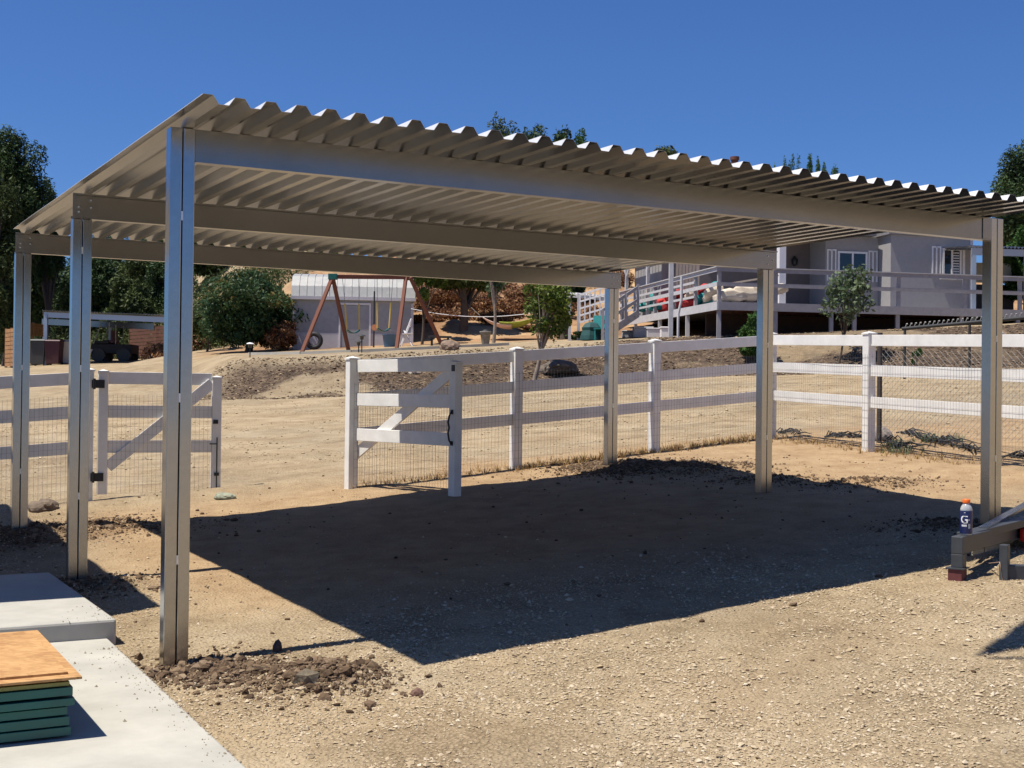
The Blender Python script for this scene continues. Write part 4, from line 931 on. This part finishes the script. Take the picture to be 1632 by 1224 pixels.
def sag(m, y0, y1, drop, wd, n=12):
    q = MB(); P_ = []
    for i in range(n + 1):
        f = y0 + (y1 - y0) * i / n; c = h0 + (h1 - h0) * f - k3 * drop * 4 * f * (1 - f); wv = wd * math.sin(math.pi * min(.97, max(.06, f)))
        for s_ in (-1, -.5, 0, .5, 1): P_.append(c + A(0, wv * s_, abs(s_) * wv * .35))
    q.add(P_, [(i * 5 + j, i * 5 + j + 1, i * 5 + j + 6, i * 5 + j + 5) for i in range(n) for j in range(4)], True); o = obj('cloth', q, m, hm); s_ = o.modifiers.new('t', 'SOLIDIFY'); s_.thickness = .02
sag(M['hammock'], .3, 1, .55, .55); sag(M['pinkcloth'], 0.04, .5, .6, .45)
for a_, b_ in ((h0, at(738, 478, 52)), (h1, at(897, 480, 49.2))): q = MB(); q.tube([a_, b_], .012, 5); obj('rope', q, M['wire'], hm)
q = MB(); a_, b_ = at(655, 492, 50.4), at(897, 489, 49.2)
q.tube([a_ + (b_ - a_) * f - k3 * .35 * 4 * f * (1 - f) for f in np.linspace(0, 1, 12)], .014, 5); tag(obj('washing_line', q, M['white']), 'thin pale line strung from the shed corner to the dark trunk', 'line')
p_ = gpt(773, 46); o = thing('planter', 'small grey pot standing on the terrace left of the pale trunk', 'pot', p_); q = MB(); q.lathe(p_, [(.13, 0), (.19, .4), (.21, .42), (.21, .46), (.17, .46)], 14); obj('pot', q, M['rock'], o)
q = MB(); q.lathe(p_, [(.15, .43), (.1, .5), (.02, .53)], 10); obj('soil_fill', q, M['dark'], o)
# terrace kerb
q = MB(); pts = [gpt(px, Yd, .02) for px, Yd in ((398, 45), (480, 42.8), (560, 42.3), (640, 42.4), (730, 42.8), (810, 43.3))]
for a_, b_ in zip(pts[:-1], pts[1:]): q.bar(a_, b_, .15, .12)
tag(obj('terrace_kerb', q, M['conc']), kind='structure')

# ================================================================== SMALL CARPORT AT THE LEFT
LC = thing('carport', 'distant small carport with a pale blue steel front and slatted walls at the left', 'carport', gpt(150, 63))
fl = at(70, 498, 60); fr_ = at(268, 506, 56); dd = fr_ - fl; bk = A(-.35, .94, 0) * 6.5; dx_ = dd / np.linalg.norm(dd)
q = MB(); q.box(fl - k3 * .22, dd, A(0, .08, 0), k3 * .24); obj('fascia', q, M['bluesteel'], LC)
V = []; nn = 46
for i in range(nn * 2 + 1):
    p = fl + dd * (i / (nn * 2)) + k3 * (.06 if i % 2 else .12); V += [p - A(0, .2, 0), p + bk + k3 * .12]
o = fast('roof_deck', V, np.array([(2 * i, 2 * i + 2, 2 * i + 3, 2 * i + 1) for i in range(nn * 2)]), M['deck'], LC); o.modifiers.new('t', 'SOLIDIFY').thickness = .01
def pole(pt, ww, m, par, zt=None): q = MB(); g0 = gz(pt[0], pt[1]); q.box(A(pt[0] - ww / 2, pt[1] - ww / 2, g0 - .2), (ww, 0, 0), (0, ww, 0), k3 * ((zt or pt[2]) - g0 + .2)); return obj('post', q, m, par)
pole(fl + dx_ * .15 - k3 * .1, .16, M['bluesteel'], LC); pole(fr_ - dx_ * .1 - k3 * .1, .16, M['bluesteel'], LC)
pole(fl + bk + dx_ * .15, .14, M['bluesteel'], LC); pole(fl + bk + dx_ * 4.9, .12, M['bluesteel'], LC)
q = MB(); q.bar(fl + bk - k3 * .1, fl + bk + dd - k3 * .1, .1, .3); obj('beam', q, M['beam'], LC)
def slats(p0, p1, zlo, zhi, n, m, name, lb_, th=.03):
    t = thing(name, lb_, 'fence', p0); L_ = p1 - p0
    q = MB(); h_ = (zhi - zlo) / n
    for i in range(n): q.bar(A(p0[0], p0[1], zlo + h_ * (i + .5)), A(p1[0], p1[1], zlo + h_ * (i + .5)), th, h_ * .86)
    obj('boards', q, m, t)
    for f in (0.02, .5, .98): q = MB(); c = p0 + L_ * f; q.box(A(c[0] - .05, c[1] + .02, zlo - .3), (.1, 0, 0), (0, .08, 0), k3 * (zhi - zlo + .33)); obj('post', q, m, t)
a_ = gpt(8, 58.5); b_ = gpt(26, 57); slats(a_, b_, a_[2] + .05, at(20, 523, 57.5)[2], 9, M['slatwood'], 'slat_fence', 'orange wooden slat panel beside the bins at the left edge')
a_ = gpt(30, 61); b_ = gpt(70, 64); slats(a_, b_, a_[2] + 1.5, at(50, 512, 61)[2], 5, M['slatwood'], 'slat_fence', 'shaded brown slat panel above the bins')
a_ = gpt(205, 66); b_ = gpt(300, 60); slats(a_, b_, a_[2] + .1, at(250, 520, 63)[2], 8, M['redwood'], 'slat_fence', 'dark red board fence at the right end of the small carport')
def wbin(px, Yd, m, lb_, h=1.1, w_=.62):
    p_ = gpt(px, Yd); t = thing('wheelie_bin', lb_, 'bin', p_, 0, 'bins beside the small carport')
    q = MB(); a = w_ / 2; b = a * .8; q.hexa([p_ + A(*c) for c in ((-b, -b, .05), (b, -b, .05), (b, b, .05), (-b, b, .05), (-a, -a, h), (a, -a, h), (a, a, h), (-a, a, h))]); obj('bin_body', q, m, t, .02)
    q = MB(); q.hexa([p_ + A(*c) for c in ((-a - .03, -a - .05, h), (a + .03, -a - .05, h), (a + .03, a + .03, h), (-a - .03, a + .03, h), (-a, -a, h + .05), (a, -a, h + .05), (a, a, h + .1), (-a, a, h + .1))]); obj('lid', q, m, t)
    for s_ in (-1, 1): q = MB(); q.tube([p_ + A(s_ * (b + .02), b, .12), p_ + A(s_ * (b - .05), b, .12)], .12, 12); obj('wheel', q, M['dark'], t)
wbin(62, 60, M['bin1'], 'grey lidded bin, leftmost by the small carport', 1.15, .75); wbin(86, 60, M['bin2'], 'maroon lidded bin between the grey and pale bins', 1.1, .72); wbin(104, 60.5, M['bin3'], 'pale cream bin, rightmost by the small carport', 1.05, .5)
# utility vehicle under it
p_ = gpt(178, 61); uv = thing('utility_cart', 'dark open utility cart parked under the small carport', 'cart', p_)
q = MB(); q.box(p_ + A(-1.0, 0, .4), (1.9, 0, 0), (0, 1.3, 0), (0, 0, .45)); q.box(p_ + A(-.9, .1, .86), (.7, 0, 0), (0, 1.1, 0), (0, 0, .15)); obj('body', q, M['dark'], uv, .04)
q = MB(); q.box(p_ + A(-.5, .2, .9), (.5, 0, 0), (0, .9, 0), (0, 0, .15)); q.box(p_ + A(-.15, .2, 1.0), (.1, 0, 0), (0, .9, 0), (0, 0, .5)); obj('seat', q, M['bin2'], uv, .02)
for a_, b_ in ((-.9, -.55), (.15, .15)):
    for y_ in (.05, 1.25): q = MB(); q.tube([p_ + A(a_, y_, .85), p_ + A(b_, y_, 1.75)], .025, 6); obj('roll_bar', q, M['wire2'], uv)
for a_ in (-.65, .55):
    for y_ in (-.06, 1.2): q = MB(); q.tube([p_ + A(a_, y_, .33), p_ + A(a_, y_ + .18, .33)], .33, 18); obj('wheel', q, M['black'], uv)
q = MB(); q.tube([p_ + A(-.95, -.06, .5), p_ + A(-.95, .02, .5)], .1, 10); obj('headlight', q, M['white'], uv)

# ================================================================== HOUSE AND DECK
HA = at(1145, 481, 42.0); E1 = A(.978, .208, 0); E2 = A(-.208, .978, 0); DZ = HA[2]
def hp(a, b, z=0): return HA + E1 * a + E2 * b + k3 * z
hs = thing('house', 'grey mauve single storey house behind the raised wooden deck', 'house', gpt(1400, 46))
def inter(px, b):                              # distance along the front at which column px meets the plane b behind the deck edge
    d = ray(px, 480); o = HA + E2 * b; M_ = np.array([[E1[0], -d[0]], [E1[1], -d[1]]]); s_ = np.linalg.solve(M_, (CAM - o)[:2]); return s_[0]
def zat(px, py, b):
    a_ = inter(px, b); p = hp(a_, b); return at(px, py, p[1])[2] - DZ
BW, BB, BP = 2.4, 3.3, 4.6                      # depths: wing front, recessed wall, porch wall
aw0 = inter(1419, BW); aw1 = inter(1545, BW); ab0 = inter(1315, BB); ap0 = inter(1238, BP); zT = 2.75
def wallbox(name, a0, a1, b0, b1, z0, z1, m, par): q = MB(); q.box(hp(a0, b0, z0), E1 * (a1 - a0), E2 * (b1 - b0), k3 * (z1 - z0)); return obj(name, q, m, par)
wallbox('wall', aw0, aw1, BW, 10, .01, zT, M['wall'], hs)
wallbox('wall', ab0, aw0 - .004, BB, 10, .01, zT, M['wall'], hs)
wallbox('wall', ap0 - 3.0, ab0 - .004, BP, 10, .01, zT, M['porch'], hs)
cw = inter(1247, 1.9)
wallbox('porch_column', cw - .12, cw + .12, 1.9, 2.14, .01, zT - .1, M['white'], hs)
wallbox('corner_trim', aw1 + .003, aw1 + .12, BW - .02, BW + .1, .01, zT, M['trim'], hs)
def window(pl, pr_, pb, pt, sh_, b):
    a0 = inter(pl, b); a1 = inter(pr_, b); z0 = zat((pl + pr_) / 2, pb, b); z1 = zat((pl + pr_) / 2, pt, b)
    q = MB(); t_ = .07
    for (x0, x1, y0, y1) in ((a0, a1, z1 - t_, z1), (a0, a1, z0, z0 + t_), (a0, a0 + t_, z0 + t_, z1 - t_), (a1 - t_, a1, z0 + t_, z1 - t_), ((a0 + a1) / 2 - .035, (a0 + a1) / 2 + .035, z0 + t_, z1 - t_)): q.box(hp(x0, b - .05, y0), E1 * (x1 - x0), E2 * .05, k3 * (y1 - y0))
    wf = obj('window', q, M['white'], hs)
    q = MB(); q.box(hp(a0 + t_, b - .025, z0 + t_), E1 * (a1 - a0 - 2 * t_), E2 * .024, k3 * (z1 - z0 - 2 * t_)); obj('pane', q, M['glass'], wf)
    if sh_ == 2:
        q = MB(); x0 = (a0 + a1) / 2 + .05; n_ = 9
        for i in range(n_): q.box(hp(x0, b - .035, z0 + t_ + (z1 - z0 - .16) * i / n_), E1 * ((a1 - a0) / 2 - .14), E2 * .008, k3 * ((z1 - z0 - .16) / n_ * .5))
        obj('blind', q, M['trim'], wf)
    for s_ in (-1, 1):
        wd = .36 if not (sh_ == 2 and s_ > 0) else .1; xs = a0 - .05 - wd if s_ < 0 else a1 + .05
        q = MB()
        for (x0, x1, y0, y1) in ((xs, xs + .05, z0 - .08, z1 + .06), (xs + wd - .05, xs + wd, z0 - .08, z1 + .06)) + (((xs + wd / 2 - .025, xs + wd / 2 + .025, z0 - .08, z1 + .06),) if wd > .2 else ()) + (((xs + .051, xs + wd - .051, z1 + .01, z1 + .06),) if wd > .2 else ()): q.box(hp(x0, b - .03, y0), E1 * (x1 - x0), E2 * .03, k3 * (y1 - y0))
        obj('shutter', q, M['white'], hs)
    q = MB(); q.box(hp(a0 - .1, b - .07, z0 - .1), E1 * (a1 - a0 + .2), E2 * .07, k3 * .09); obj('sill', q, M['white'], hs)
window(1334, 1381, 445, 401, 1, BB); window(1501, 1531, 441, 396, 2, BW)
# second window/door glimpses on the porch wall and the side
lx = inter(1264, BP); q = MB(); c_ = hp(lx, BP - .1, 1.75); q.lathe(c_, [(.05, 0), (.1, .05), (.12, .22), (.05, .32), (.02, .36)], 10); obj('wall_lamp', q, M['black'], hs)
# roof
def roofpiece(a0, a1, b0, b1, zE, rise, m, name='roof'):
    q = MB(); mid = (b0 + b1) / 2
    q.add([hp(a0, b0, zE), hp(a1, b0, zE), hp(a1, b1, zE), hp(a0, b1, zE), hp(a0, mid, zE + rise), hp(a1, mid, zE + rise), hp(a0, b0, zE - .15), hp(a1, b0, zE - .15), hp(a1, b1, zE - .15), hp(a0, b1, zE - .15)],
          [(0, 1, 5, 4), (2, 3, 4, 5), (0, 4, 3), (1, 2, 5), (6, 7, 1, 0), (7, 8, 2, 1), (8, 9, 3, 2), (9, 6, 0, 3), (6, 9, 8, 7)]); return obj(name, q, m, hs)
rfo = roofpiece(aw0 - .12, aw1 + .25, BW - .085, 10.3, zT + .155, 1.25, M['shingle'])
roofpiece(ap0 - 3.2, aw0 - .26, BB - .35, 10.4, zT + .16, 1.1, M['shingle'])
roofpiece(ap0 - .4, ab0 + .2, 1.7, BB - .36, zT + .157, .12, M['shingle'], 'porch_roof')
px_ = at(1171, 250, 47.5); hb_ = px_.copy(); hb_[2] = DZ + zT + .6; q = MB(); q.tube([hb_, px_], .13, 10); q.tube([px_ - k3 * .12, px_], .17, 10); obj('flue_pipe', q, M['redwood'], rfo)
# deck
dk_ = thing('deck', 'long raised grey wooden deck with open rails in front of the house', 'deck', gpt(1300, 42))
aR = 16.5; SL = 11.0                            # length of the front, length of the side running back
q = MB(); q.box(hp(0, 0, -.26), E1 * aR, E2 * .05, k3 * .27); obj('fascia', q, M['deckgrey'], dk_)
q = MB(); q.box(hp(-.05, 0, -.26), E1 * .05, E2 * SL, k3 * .27); obj('fascia', q, M['deckpale'], dk_)
q = MB(); q.box(hp(.0, .051, -.06), E1 * aR, E2 * (SL - .051), k3 * .06); obj('deck_floor', q, M['deckgrey'], dk_)
q = MB(); n_ = 60
for i in range(n_): q.box(hp(.1 + (aR - .2) * i / n_, .06, -.24), E1 * .05, E2 * (BW - .2), k3 * .175)
obj('joists', q, M['redwood'], dk_)
for px in (1145, 1238, 1327, 1364, 1433, 1535, 1625):
    a_ = min(aR, max(.06, inter(px, 0))); p = hp(a_, .12, -.262); g0 = gz(p[0], p[1]); q = MB(); q.box(A(p[0] - .06, p[1] - .06, g0 - .3), (.13, 0, 0), (0, .13, 0), k3 * (p[2] - g0 + .3)); obj('support', q, M['deckgrey'], dk_)
for b_ in (3, 6, 9): p = hp(.02, b_, -.262); g0 = gz(p[0], p[1]); q = MB(); q.box(A(p[0] - .06, p[1] - .06, g0 - .3), (.13, 0, 0), (0, .13, 0), k3 * (p[2] - g0 + .3)); obj('support', q, M['deckpale'], dk_)
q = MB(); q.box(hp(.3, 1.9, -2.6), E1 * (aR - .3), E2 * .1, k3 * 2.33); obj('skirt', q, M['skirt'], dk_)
for i, px in enumerate((1145, 1238, 1434, 1540, 1628)):
    a_ = min(aR, max(.06, inter(px, 0))); q = MB(); q.box(hp(a_ - .06, .055, -.05), E1 * .12, E2 * .09, k3 * 1.07); obj('rail_post', q, M['deckgrey'], dk_)
for z_ in (1.0, .52): 
    q = MB(); q.box(hp(-.04, .02, z_), E1 * (aR + .04), E2 * .03, k3 * .13); obj('rail', q, M['deckgrey'], dk_)
    q = MB(); q.box(hp(-.045, .051, z_), E1 * .035, E2 * SL, k3 * .13); obj('rail', q, M['deckpale'], dk_)
for z_ in (.28, .77): q = MB(); q.box(hp(-.045, 2.2, z_), E1 * .03, E2 * (SL - 2.2), k3 * .08); obj('rail', q, M['deckpale'], dk_)
q = MB(); q.box(hp(-.09, .0, 1.131), E1 * .13, E2 * SL, k3 * .03); q.box(hp(.041, -.01, 1.131), E1 * (aR - .04), E2 * .13, k3 * .03); obj('rail_cap', q, M['deckpale'], dk_)
for b_ in (2.2, 4.4, 6.6, 8.8, 10.9): q = MB(); q.box(hp(-.01, b_, -.05), E1 * .1, E2 * .12, k3 * 1.07); obj('rail_post', q, M['deckgrey'], dk_)
for f_, lb in ((.18, 0), (.5, 0), (.82, 0)):     # stair stringer look on the far side
    pass
# tall pale posts in front of the deck side
p_ = gpt(1068, 43.5); q = MB(); q.box(p_ - k3 * .2 - A(.075, .075, 0), (.15, 0, 0), (0, .15, 0), k3 * (at(1068, 395, 43.5)[2] - p_[2] + .2)); tag(obj('post', q, M['deckpale'], None, .01), 'tall pale square post in front of the red cushions', 'post')
p_ = gpt(1080, 43.2); q = MB(); q.tube([p_ - k3 * .1, A(p_[0], p_[1], at(1080, 500, 43.2)[2]), A(p_[0] + .1, p_[1], at(1080, 478, 43.2)[2]), A(p_[0] + .1, p_[1], at(1080, 440, 43.2)[2])], .045, 8); tag(obj('downpipe', q, M['deckpale']), 'thin bent pale pipe beside the tall square post', 'pipe')
# back part of the house beyond the deck side with pale dappled wall
bk_ = thing('annex', 'pale annex wall with dark openings behind the left end of the deck', 'building', gpt(1050, 50))
wallbox('wall', .6, ap0 - 3.02, 7.6, 11, .0, 2.5, M['wall'], bk_)
q = MB(); q.box(hp(.4, 7.2, 2.5), E1 * 6.5, E2 * 4, k3 * .2); obj('roof', q, M['shingle'], bk_)
for (x0, x1, z0_, z1_) in ((1.0, 1.7, .2, 2.0), (2.3, 2.9, .0, 2.0), (3.4, 3.9, .9, 1.9), (4.3, 4.9, .0, 2.1)):
    q = MB(); q.box(hp(x0, 7.55, z0_), E1 * (x1 - x0), E2 * .04, k3 * (z1_ - z0_)); o = obj('opening', q, M['glass'], bk_)
    q = MB()
    for xx in (x0 - .07, x1): q.box(hp(xx, 7.53, z0_), E1 * .07, E2 * .06, k3 * (z1_ - z0_ + .07))
    obj('frame', q, M['white'], o)
# cushions and furniture on the deck
def cushion(a, b, z, sx, sy, sz, m, lb_, rot=0, grp=None, nm='cushion', cat='cushion'):
    import bmesh
    bm = bmesh.new(); bmesh.ops.create_cube(bm, size=1); bmesh.ops.subdivide_edges(bm, edges=bm.edges, cuts=3, use_grid_fill=True)
    for v in bm.verts:
        c = v.co; r = max(abs(c.x), abs(c.y)) * 2; c.z *= 1.15 - .55 * r ** 3; c.x += .05 * math.sin(c.y * 9 + a); c.z += .12 * math.sin(c.x * 7 + a * 3) + .06 * math.sin(c.y * 11)
        v.co = Vector((c.x * sx, c.y * sy, c.z * sz))
    me = bpy.data.meshes.new(nm); bm.to_mesh(me); bm.free(); me.materials.append(m); me.polygons.foreach_set('use_smooth', [True] * len(me.polygons))
    o = bpy.data.objects.new(nm, me); C.objects.link(o); o.location = hp(a, b, z); o.rotation_euler = (random.uniform(-.35, .35), random.uniform(-.3, .3), .2 + rot); return tag(o, lb_, cat, grp)
CG = 'coloured cushions piled on the deck'
def along(px, a): # depth along the side such that column px is met
    for i in range(1200):
        b = i * .01; p = hp(a, b)
        if 816 + F * (p[0]) / p[1] < px: return b
    return 10
def cpx(px, py, a, sx, sz, m, lb_):
    b = along(px, a); z = at(px, py, hp(a, b)[1])[2] - DZ; cushion(a, b, max(z, sz * .45), sx, sx * 1.25, sz * 1.25, m, lb_, random.uniform(-.4, .4), CG)
cpx(1019, 491, 0.40, 0.42, 0.20, M['teal'], 'small teal cushion at the far left end of the pile')
cpx(1031, 488, 0.55, 0.48, 0.25, M['teal'], 'second teal cushion from the left end of the pile')
cpx(1040, 478, 0.70, 0.54, 0.30, M['teal'], 'upper teal cushion left of the tall post')
cpx(1046, 488, 0.40, 0.60, 0.20, M['teal'], 'lower teal cushion left of the tall post')
cpx(1053, 481, 0.55, 0.42, 0.25, M['fabric_red'], 'red cushion leaning on the teal ones left of the tall post')
cpx(1061, 488, 0.70, 0.48, 0.30, M['fabric_red'], 'low red cushion just left of the tall post')
cpx(1075, 470, 0.40, 0.54, 0.20, M['fabric_red'], 'upper red cushion just right of the tall post')
cpx(1078, 484, 0.55, 0.60, 0.25, M['fabric_red'], 'low red cushion just right of the tall post')
cpx(1088, 474, 0.70, 0.42, 0.30, M['fabric_red'], 'red cushion in the middle of the pile')
cpx(1097, 482, 0.40, 0.48, 0.20, M['fabric_red'], 'low red cushion right of the middle')
cpx(1104, 470, 0.55, 0.54, 0.25, M['fabric_cream'], 'pale folded cushion between red and teal ones')
cpx(1107, 482, 0.70, 0.60, 0.30, M['teal'], 'low teal cushion right of the middle')
cpx(1117, 476, 0.40, 0.42, 0.20, M['teal'], 'teal cushion below the last red one')
cpx(1122, 462, 0.55, 0.48, 0.25, M['fabric_red'], 'red cushion on top near the deck corner')
cpx(1130, 478, 0.70, 0.54, 0.30, M['teal'], 'low teal cushion near the deck corner')
cpx(1135, 468, 0.40, 0.60, 0.20, M['fabric_cream'], 'pale cushion tucked under the top teal one')
cpx(1139, 459, 0.55, 0.42, 0.25, M['teal'], 'teal cushion on top beside the corner post')
for (px, py, sx, sz, lb_) in ((1163, 472, .9, .4, 'cream folded cushion right of the corner post'), (1190, 468, 1.0, .45, 'wide cream cushion in the middle of the front rail'), (1215, 466, .8, .5, 'cream cushion beside the carport post'), (1240, 462, .5, .3, 'small pale cushion left of the porch column')):
    a_ = inter(px, .7); cushion(a_, .7, zat(px, py, .7), sx, .6, sz, M['fabric_cream'], lb_, 0, 'cream cushions on the deck')
q = MB(); a0, a1 = inter(1156, .9), inter(1236, .9); q.bar(hp(a0, .9, zat(1156, 453, .9)), hp(a1, .9, zat(1236, 440, .9)), .5, .05); tag(obj('lounger_frame', q, M['fabric_cream']), 'pale lounger board slanting above the cream cushions', 'lounger')
# stored things under the deck side
UG = 'stored things below the deck side'
for i, (px, Yd, top, w_, m_, lb_) in enumerate(((1003, 47, 526, .5, 'deckpale', 'pale crate under the deck at the far left'), (1025, 46.5, 520, .7, 'deckpale', 'pale boxes stacked under the deck'), (1042, 45.8, 522, .5, 'trim', 'light tub under the deck left of the tall post'), (1062, 45, 520, .4, 'white', 'white box behind the foot of the tall post'))):
    p_ = gpt(px, Yd); h_ = at(px, top, Yd)[2] - p_[2]; t = thing('storage_box', lb_, 'box', p_, 0, UG)
    q = MB(); q.box(p_ + A(-w_ / 2, 0, 0), (w_, 0, 0), (0, w_, 0), k3 * h_ * .82); obj('box_body', q, M[m_], t, .02)
    q = MB(); q.box(p_ + A(-w_ / 2 - .02, -.02, h_ * .82), (w_ + .04, 0, 0), (0, w_ + .04, 0), k3 * h_ * .15); obj('lid', q, M[m_], t, .02)
pg = thing('pergola', 'pale grey open pergola with V braces over the far end of the deck', 'pergola', hp(.3, 8.5))
PQ = [(.15, 5.2), (.15, 8.0), (.15, 10.8), (2.4, 5.2), (2.4, 8.0), (2.4, 10.8)]
for a_, b_ in PQ:
    q = MB(); q.box(hp(a_, b_, .012), E1 * .12, E2 * .12, k3 * 2.4); obj('post', q, M['deckpale'], pg)
    for s_ in (-1, 1): q = MB(); q.bar(hp(a_ + .06, b_ + .06, 1.75), hp(a_ + .06, b_ + .06 + s_ * .6, 2.4), .05, .08); obj('brace', q, M['deckpale'], pg)
for a_ in (.15, 2.4): q = MB(); q.box(hp(a_ + .02, 4.8, 2.415), E1 * .08, E2 * 6.6, k3 * .18); obj('beam', q, M['deckpale'], pg)
q = MB()
for i in range(18): q.box(hp(-.3, 4.9 + i * .37, 2.6), E1 * 3.2, E2 * .06, k3 * .1)
obj('slats', q, M['deckpale'], pg)
# arbour with slatted roof and lattice
ar = thing('arbour', 'white slatted roof arbour with lattice panels left of the deck', 'arbour', gpt(935, 47.5))
r0_ = at(905, 466, 46.5); r1_ = at(985, 474, 46); bkv = A(-.9, 3.2, .3); n_ = 16
q = MB()
for i in range(n_): p = r0_ + (r1_ - r0_) * i / (n_ - 1); q.bar(p, p + bkv, .05, .05)
obj('roof_slats', q, M['white'], ar)
for pt in (r0_, r1_): q = MB(); q.bar(pt + A(0, 0, -.06), pt + bkv - k3 * .06, .08, .1); obj('beam', q, M['white'], ar)
q = MB(); q.bar(r0_ - k3 * .1, r1_ - k3 * .1, .08, .12); obj('beam', q, M['deckpale'], ar)
for px, Yd in ((907, 46.6), (921, 46.4), (973, 46.0)): p_ = gpt(px, Yd); q = MB(); q.box(p_ - A(.05, .05, .2), (.1, 0, 0), (0, .1, 0), k3 * (at(px, 468, Yd)[2] - p_[2] + .2)); obj('post', q, M['deckpale'], ar)
q = MB(); p0_ = at(924, 514, 46.3); p1_ = at(972, 500, 46); hh_ = 1.0
for i in range(5): q.bar(p0_ + k3 * (hh_ * i / 4), p1_ + k3 * (hh_ * i / 4), .03, .06)
for i in range(7): p = p0_ + (p1_ - p0_) * i / 6; q.bar(p, p + k3 * hh_, .05, .03, (0, 1, 0))
obj('lattice', q, M['white'], ar)
# stairs from the deck side
st = thing('stairs', 'grey wooden stairs with rails descending at the left end of the deck', 'stairs', gpt(1000, 46))
top_ = at(1012, 500, 46.0); bot_ = gpt(955, 45)
for o_ in (0, 1.2):
    ov = A(.1, o_, 0); q = MB(); q.bar(top_ + ov, bot_ + ov + k3 * .1, .05, .25); obj('stringer', q, M['deckgrey'], st)
    for z_ in (.5, .95): q = MB(); q.bar(top_ + ov + k3 * z_, bot_ + ov + k3 * (z_ + .1), .04, .1); obj('handrail', q, M['deckgrey'], st)
    for f in (0, .35, .7, 1): q = MB(); p = top_ + (bot_ - top_) * f + ov; q.bar(p - k3 * .1, p + k3 * 1.05, .09, .09, (0, 1, 0)); obj('baluster', q, M['deckgrey'], st)
for i in range(7): q = MB(); p = top_ + (bot_ - top_) * (i + .5) / 7 + A(.0, .05, .05); q.box(p, (.3, 0, 0), (0, 1.2, 0), (0, 0, .04)); obj('step', q, M['deckgrey'], st)
p_ = gpt(942, 45.6); cv = thing('covered_chairs', 'shade-darkened teal tarp draped over stacked chairs in front of the lattice', 'tarp', p_)
q = MB(); q.lathe(p_, [(.45, 0.0), (.42, .16), (.36, .34), (.38, .44), (.26, .58), (.1, .64), (.02, .65)], 7, sm=False); obj('cover', q, mat('shaded_teal_tarp', (.004, .05, .05), .7, 0, 6, .3), cv)  # teal darkened to carry the dappled shade the tarp stands in
p_ = gpt(957, 45.2); ch_ = thing('garden_chair', 'teal garden chair in front of the stairs', 'chair', p_)
q = MB(); q.box(p_ + A(-.25, -.2, .38), (.5, 0, 0), (0, .45, -.04), (0, 0, .04)); obj('seat', q, M['teal'], ch_); q = MB(); q.box(p_ + A(-.25, .22, .38), (.5, 0, 0), (0, .04, 0), (0, .15, .5)); obj('backrest', q, M['teal'], ch_)
for a_ in (-.24, .2):
    for b_ in (-.18, .2): q = MB(); q.box(p_ + A(a_, b_, -.05), (.04, 0, 0), (0, .04, 0), (0, 0, .43)); obj('leg', q, M['teal'], ch_)
# right-hand patio cover
pc = thing('patio_cover', 'corrugated patio roof on pale blue posts at the right end of the house', 'patio cover', gpt(1600, 46))
fl = at(1549, 396, 44.5); fr_ = at(1700, 401, 46.5); dd = fr_ - fl
V = []; nn = 26
for i in range(nn * 2 + 1): p = fl + dd * (i / (nn * 2)) + k3 * (.04 if i % 2 else .12); V += [p, p + A(-.8, 3.8, .25)]
o = fast('roof_deck', V, np.array([(2 * i, 2 * i + 2, 2 * i + 3, 2 * i + 1) for i in range(nn * 2)]), M['deck'], pc); o.modifiers.new('t', 'SOLIDIFY').thickness = .01
q = MB(); q.box(fl - k3 * .22, dd, A(0, .08, 0), k3 * .24); obj('fascia', q, M['bluesteel'], pc)
q = MB(); q.box(fl + A(-.7, 3.3, -.85), dd, A(0, .1, 0), k3 * .75); obj('back_beam', q, M['cream'], pc)
for f in (.005, .55, 1): p = fl + dd * f; q = MB(); q.box(p + A(0.0, .0, -2.6), (.14, 0, 0), (0, .14, 0), k3 * 2.38); obj('post', q, M['bluesteel'], pc)
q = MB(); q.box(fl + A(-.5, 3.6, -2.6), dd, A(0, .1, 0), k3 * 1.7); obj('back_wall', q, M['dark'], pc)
# spiked rail on the crest at the right
sr = thing('clip_rail', 'dark green sloping rail topped with a row of pale clips behind the sunny fence', 'rail', gpt(1530, 34))
a_ = at(1438, 524, 33); b_ = at(1660, 504, 31); q = MB(); q.tube([a_, b_], .045, 8); obj('rail', q, M['dark'], sr)
for f in (.02, .5, .98): p = a_ + (b_ - a_) * f; g0 = gz(p[0], p[1]); q = MB(); q.tube([A(p[0], p[1], g0 - .1), p], .035, 6); obj('post', q, M['dark'], sr)
for i in range(29): p = a_ + (b_ - a_) * (i + .5) / 29; q = MB(); q.tube([p, p + A(.05, 0, .11)], .011, 5); q.tube([p + A(.04, 0, .11), p + A(.08, 0, .12)], .022, 5); obj('clip', q, M['wire2'], sr)
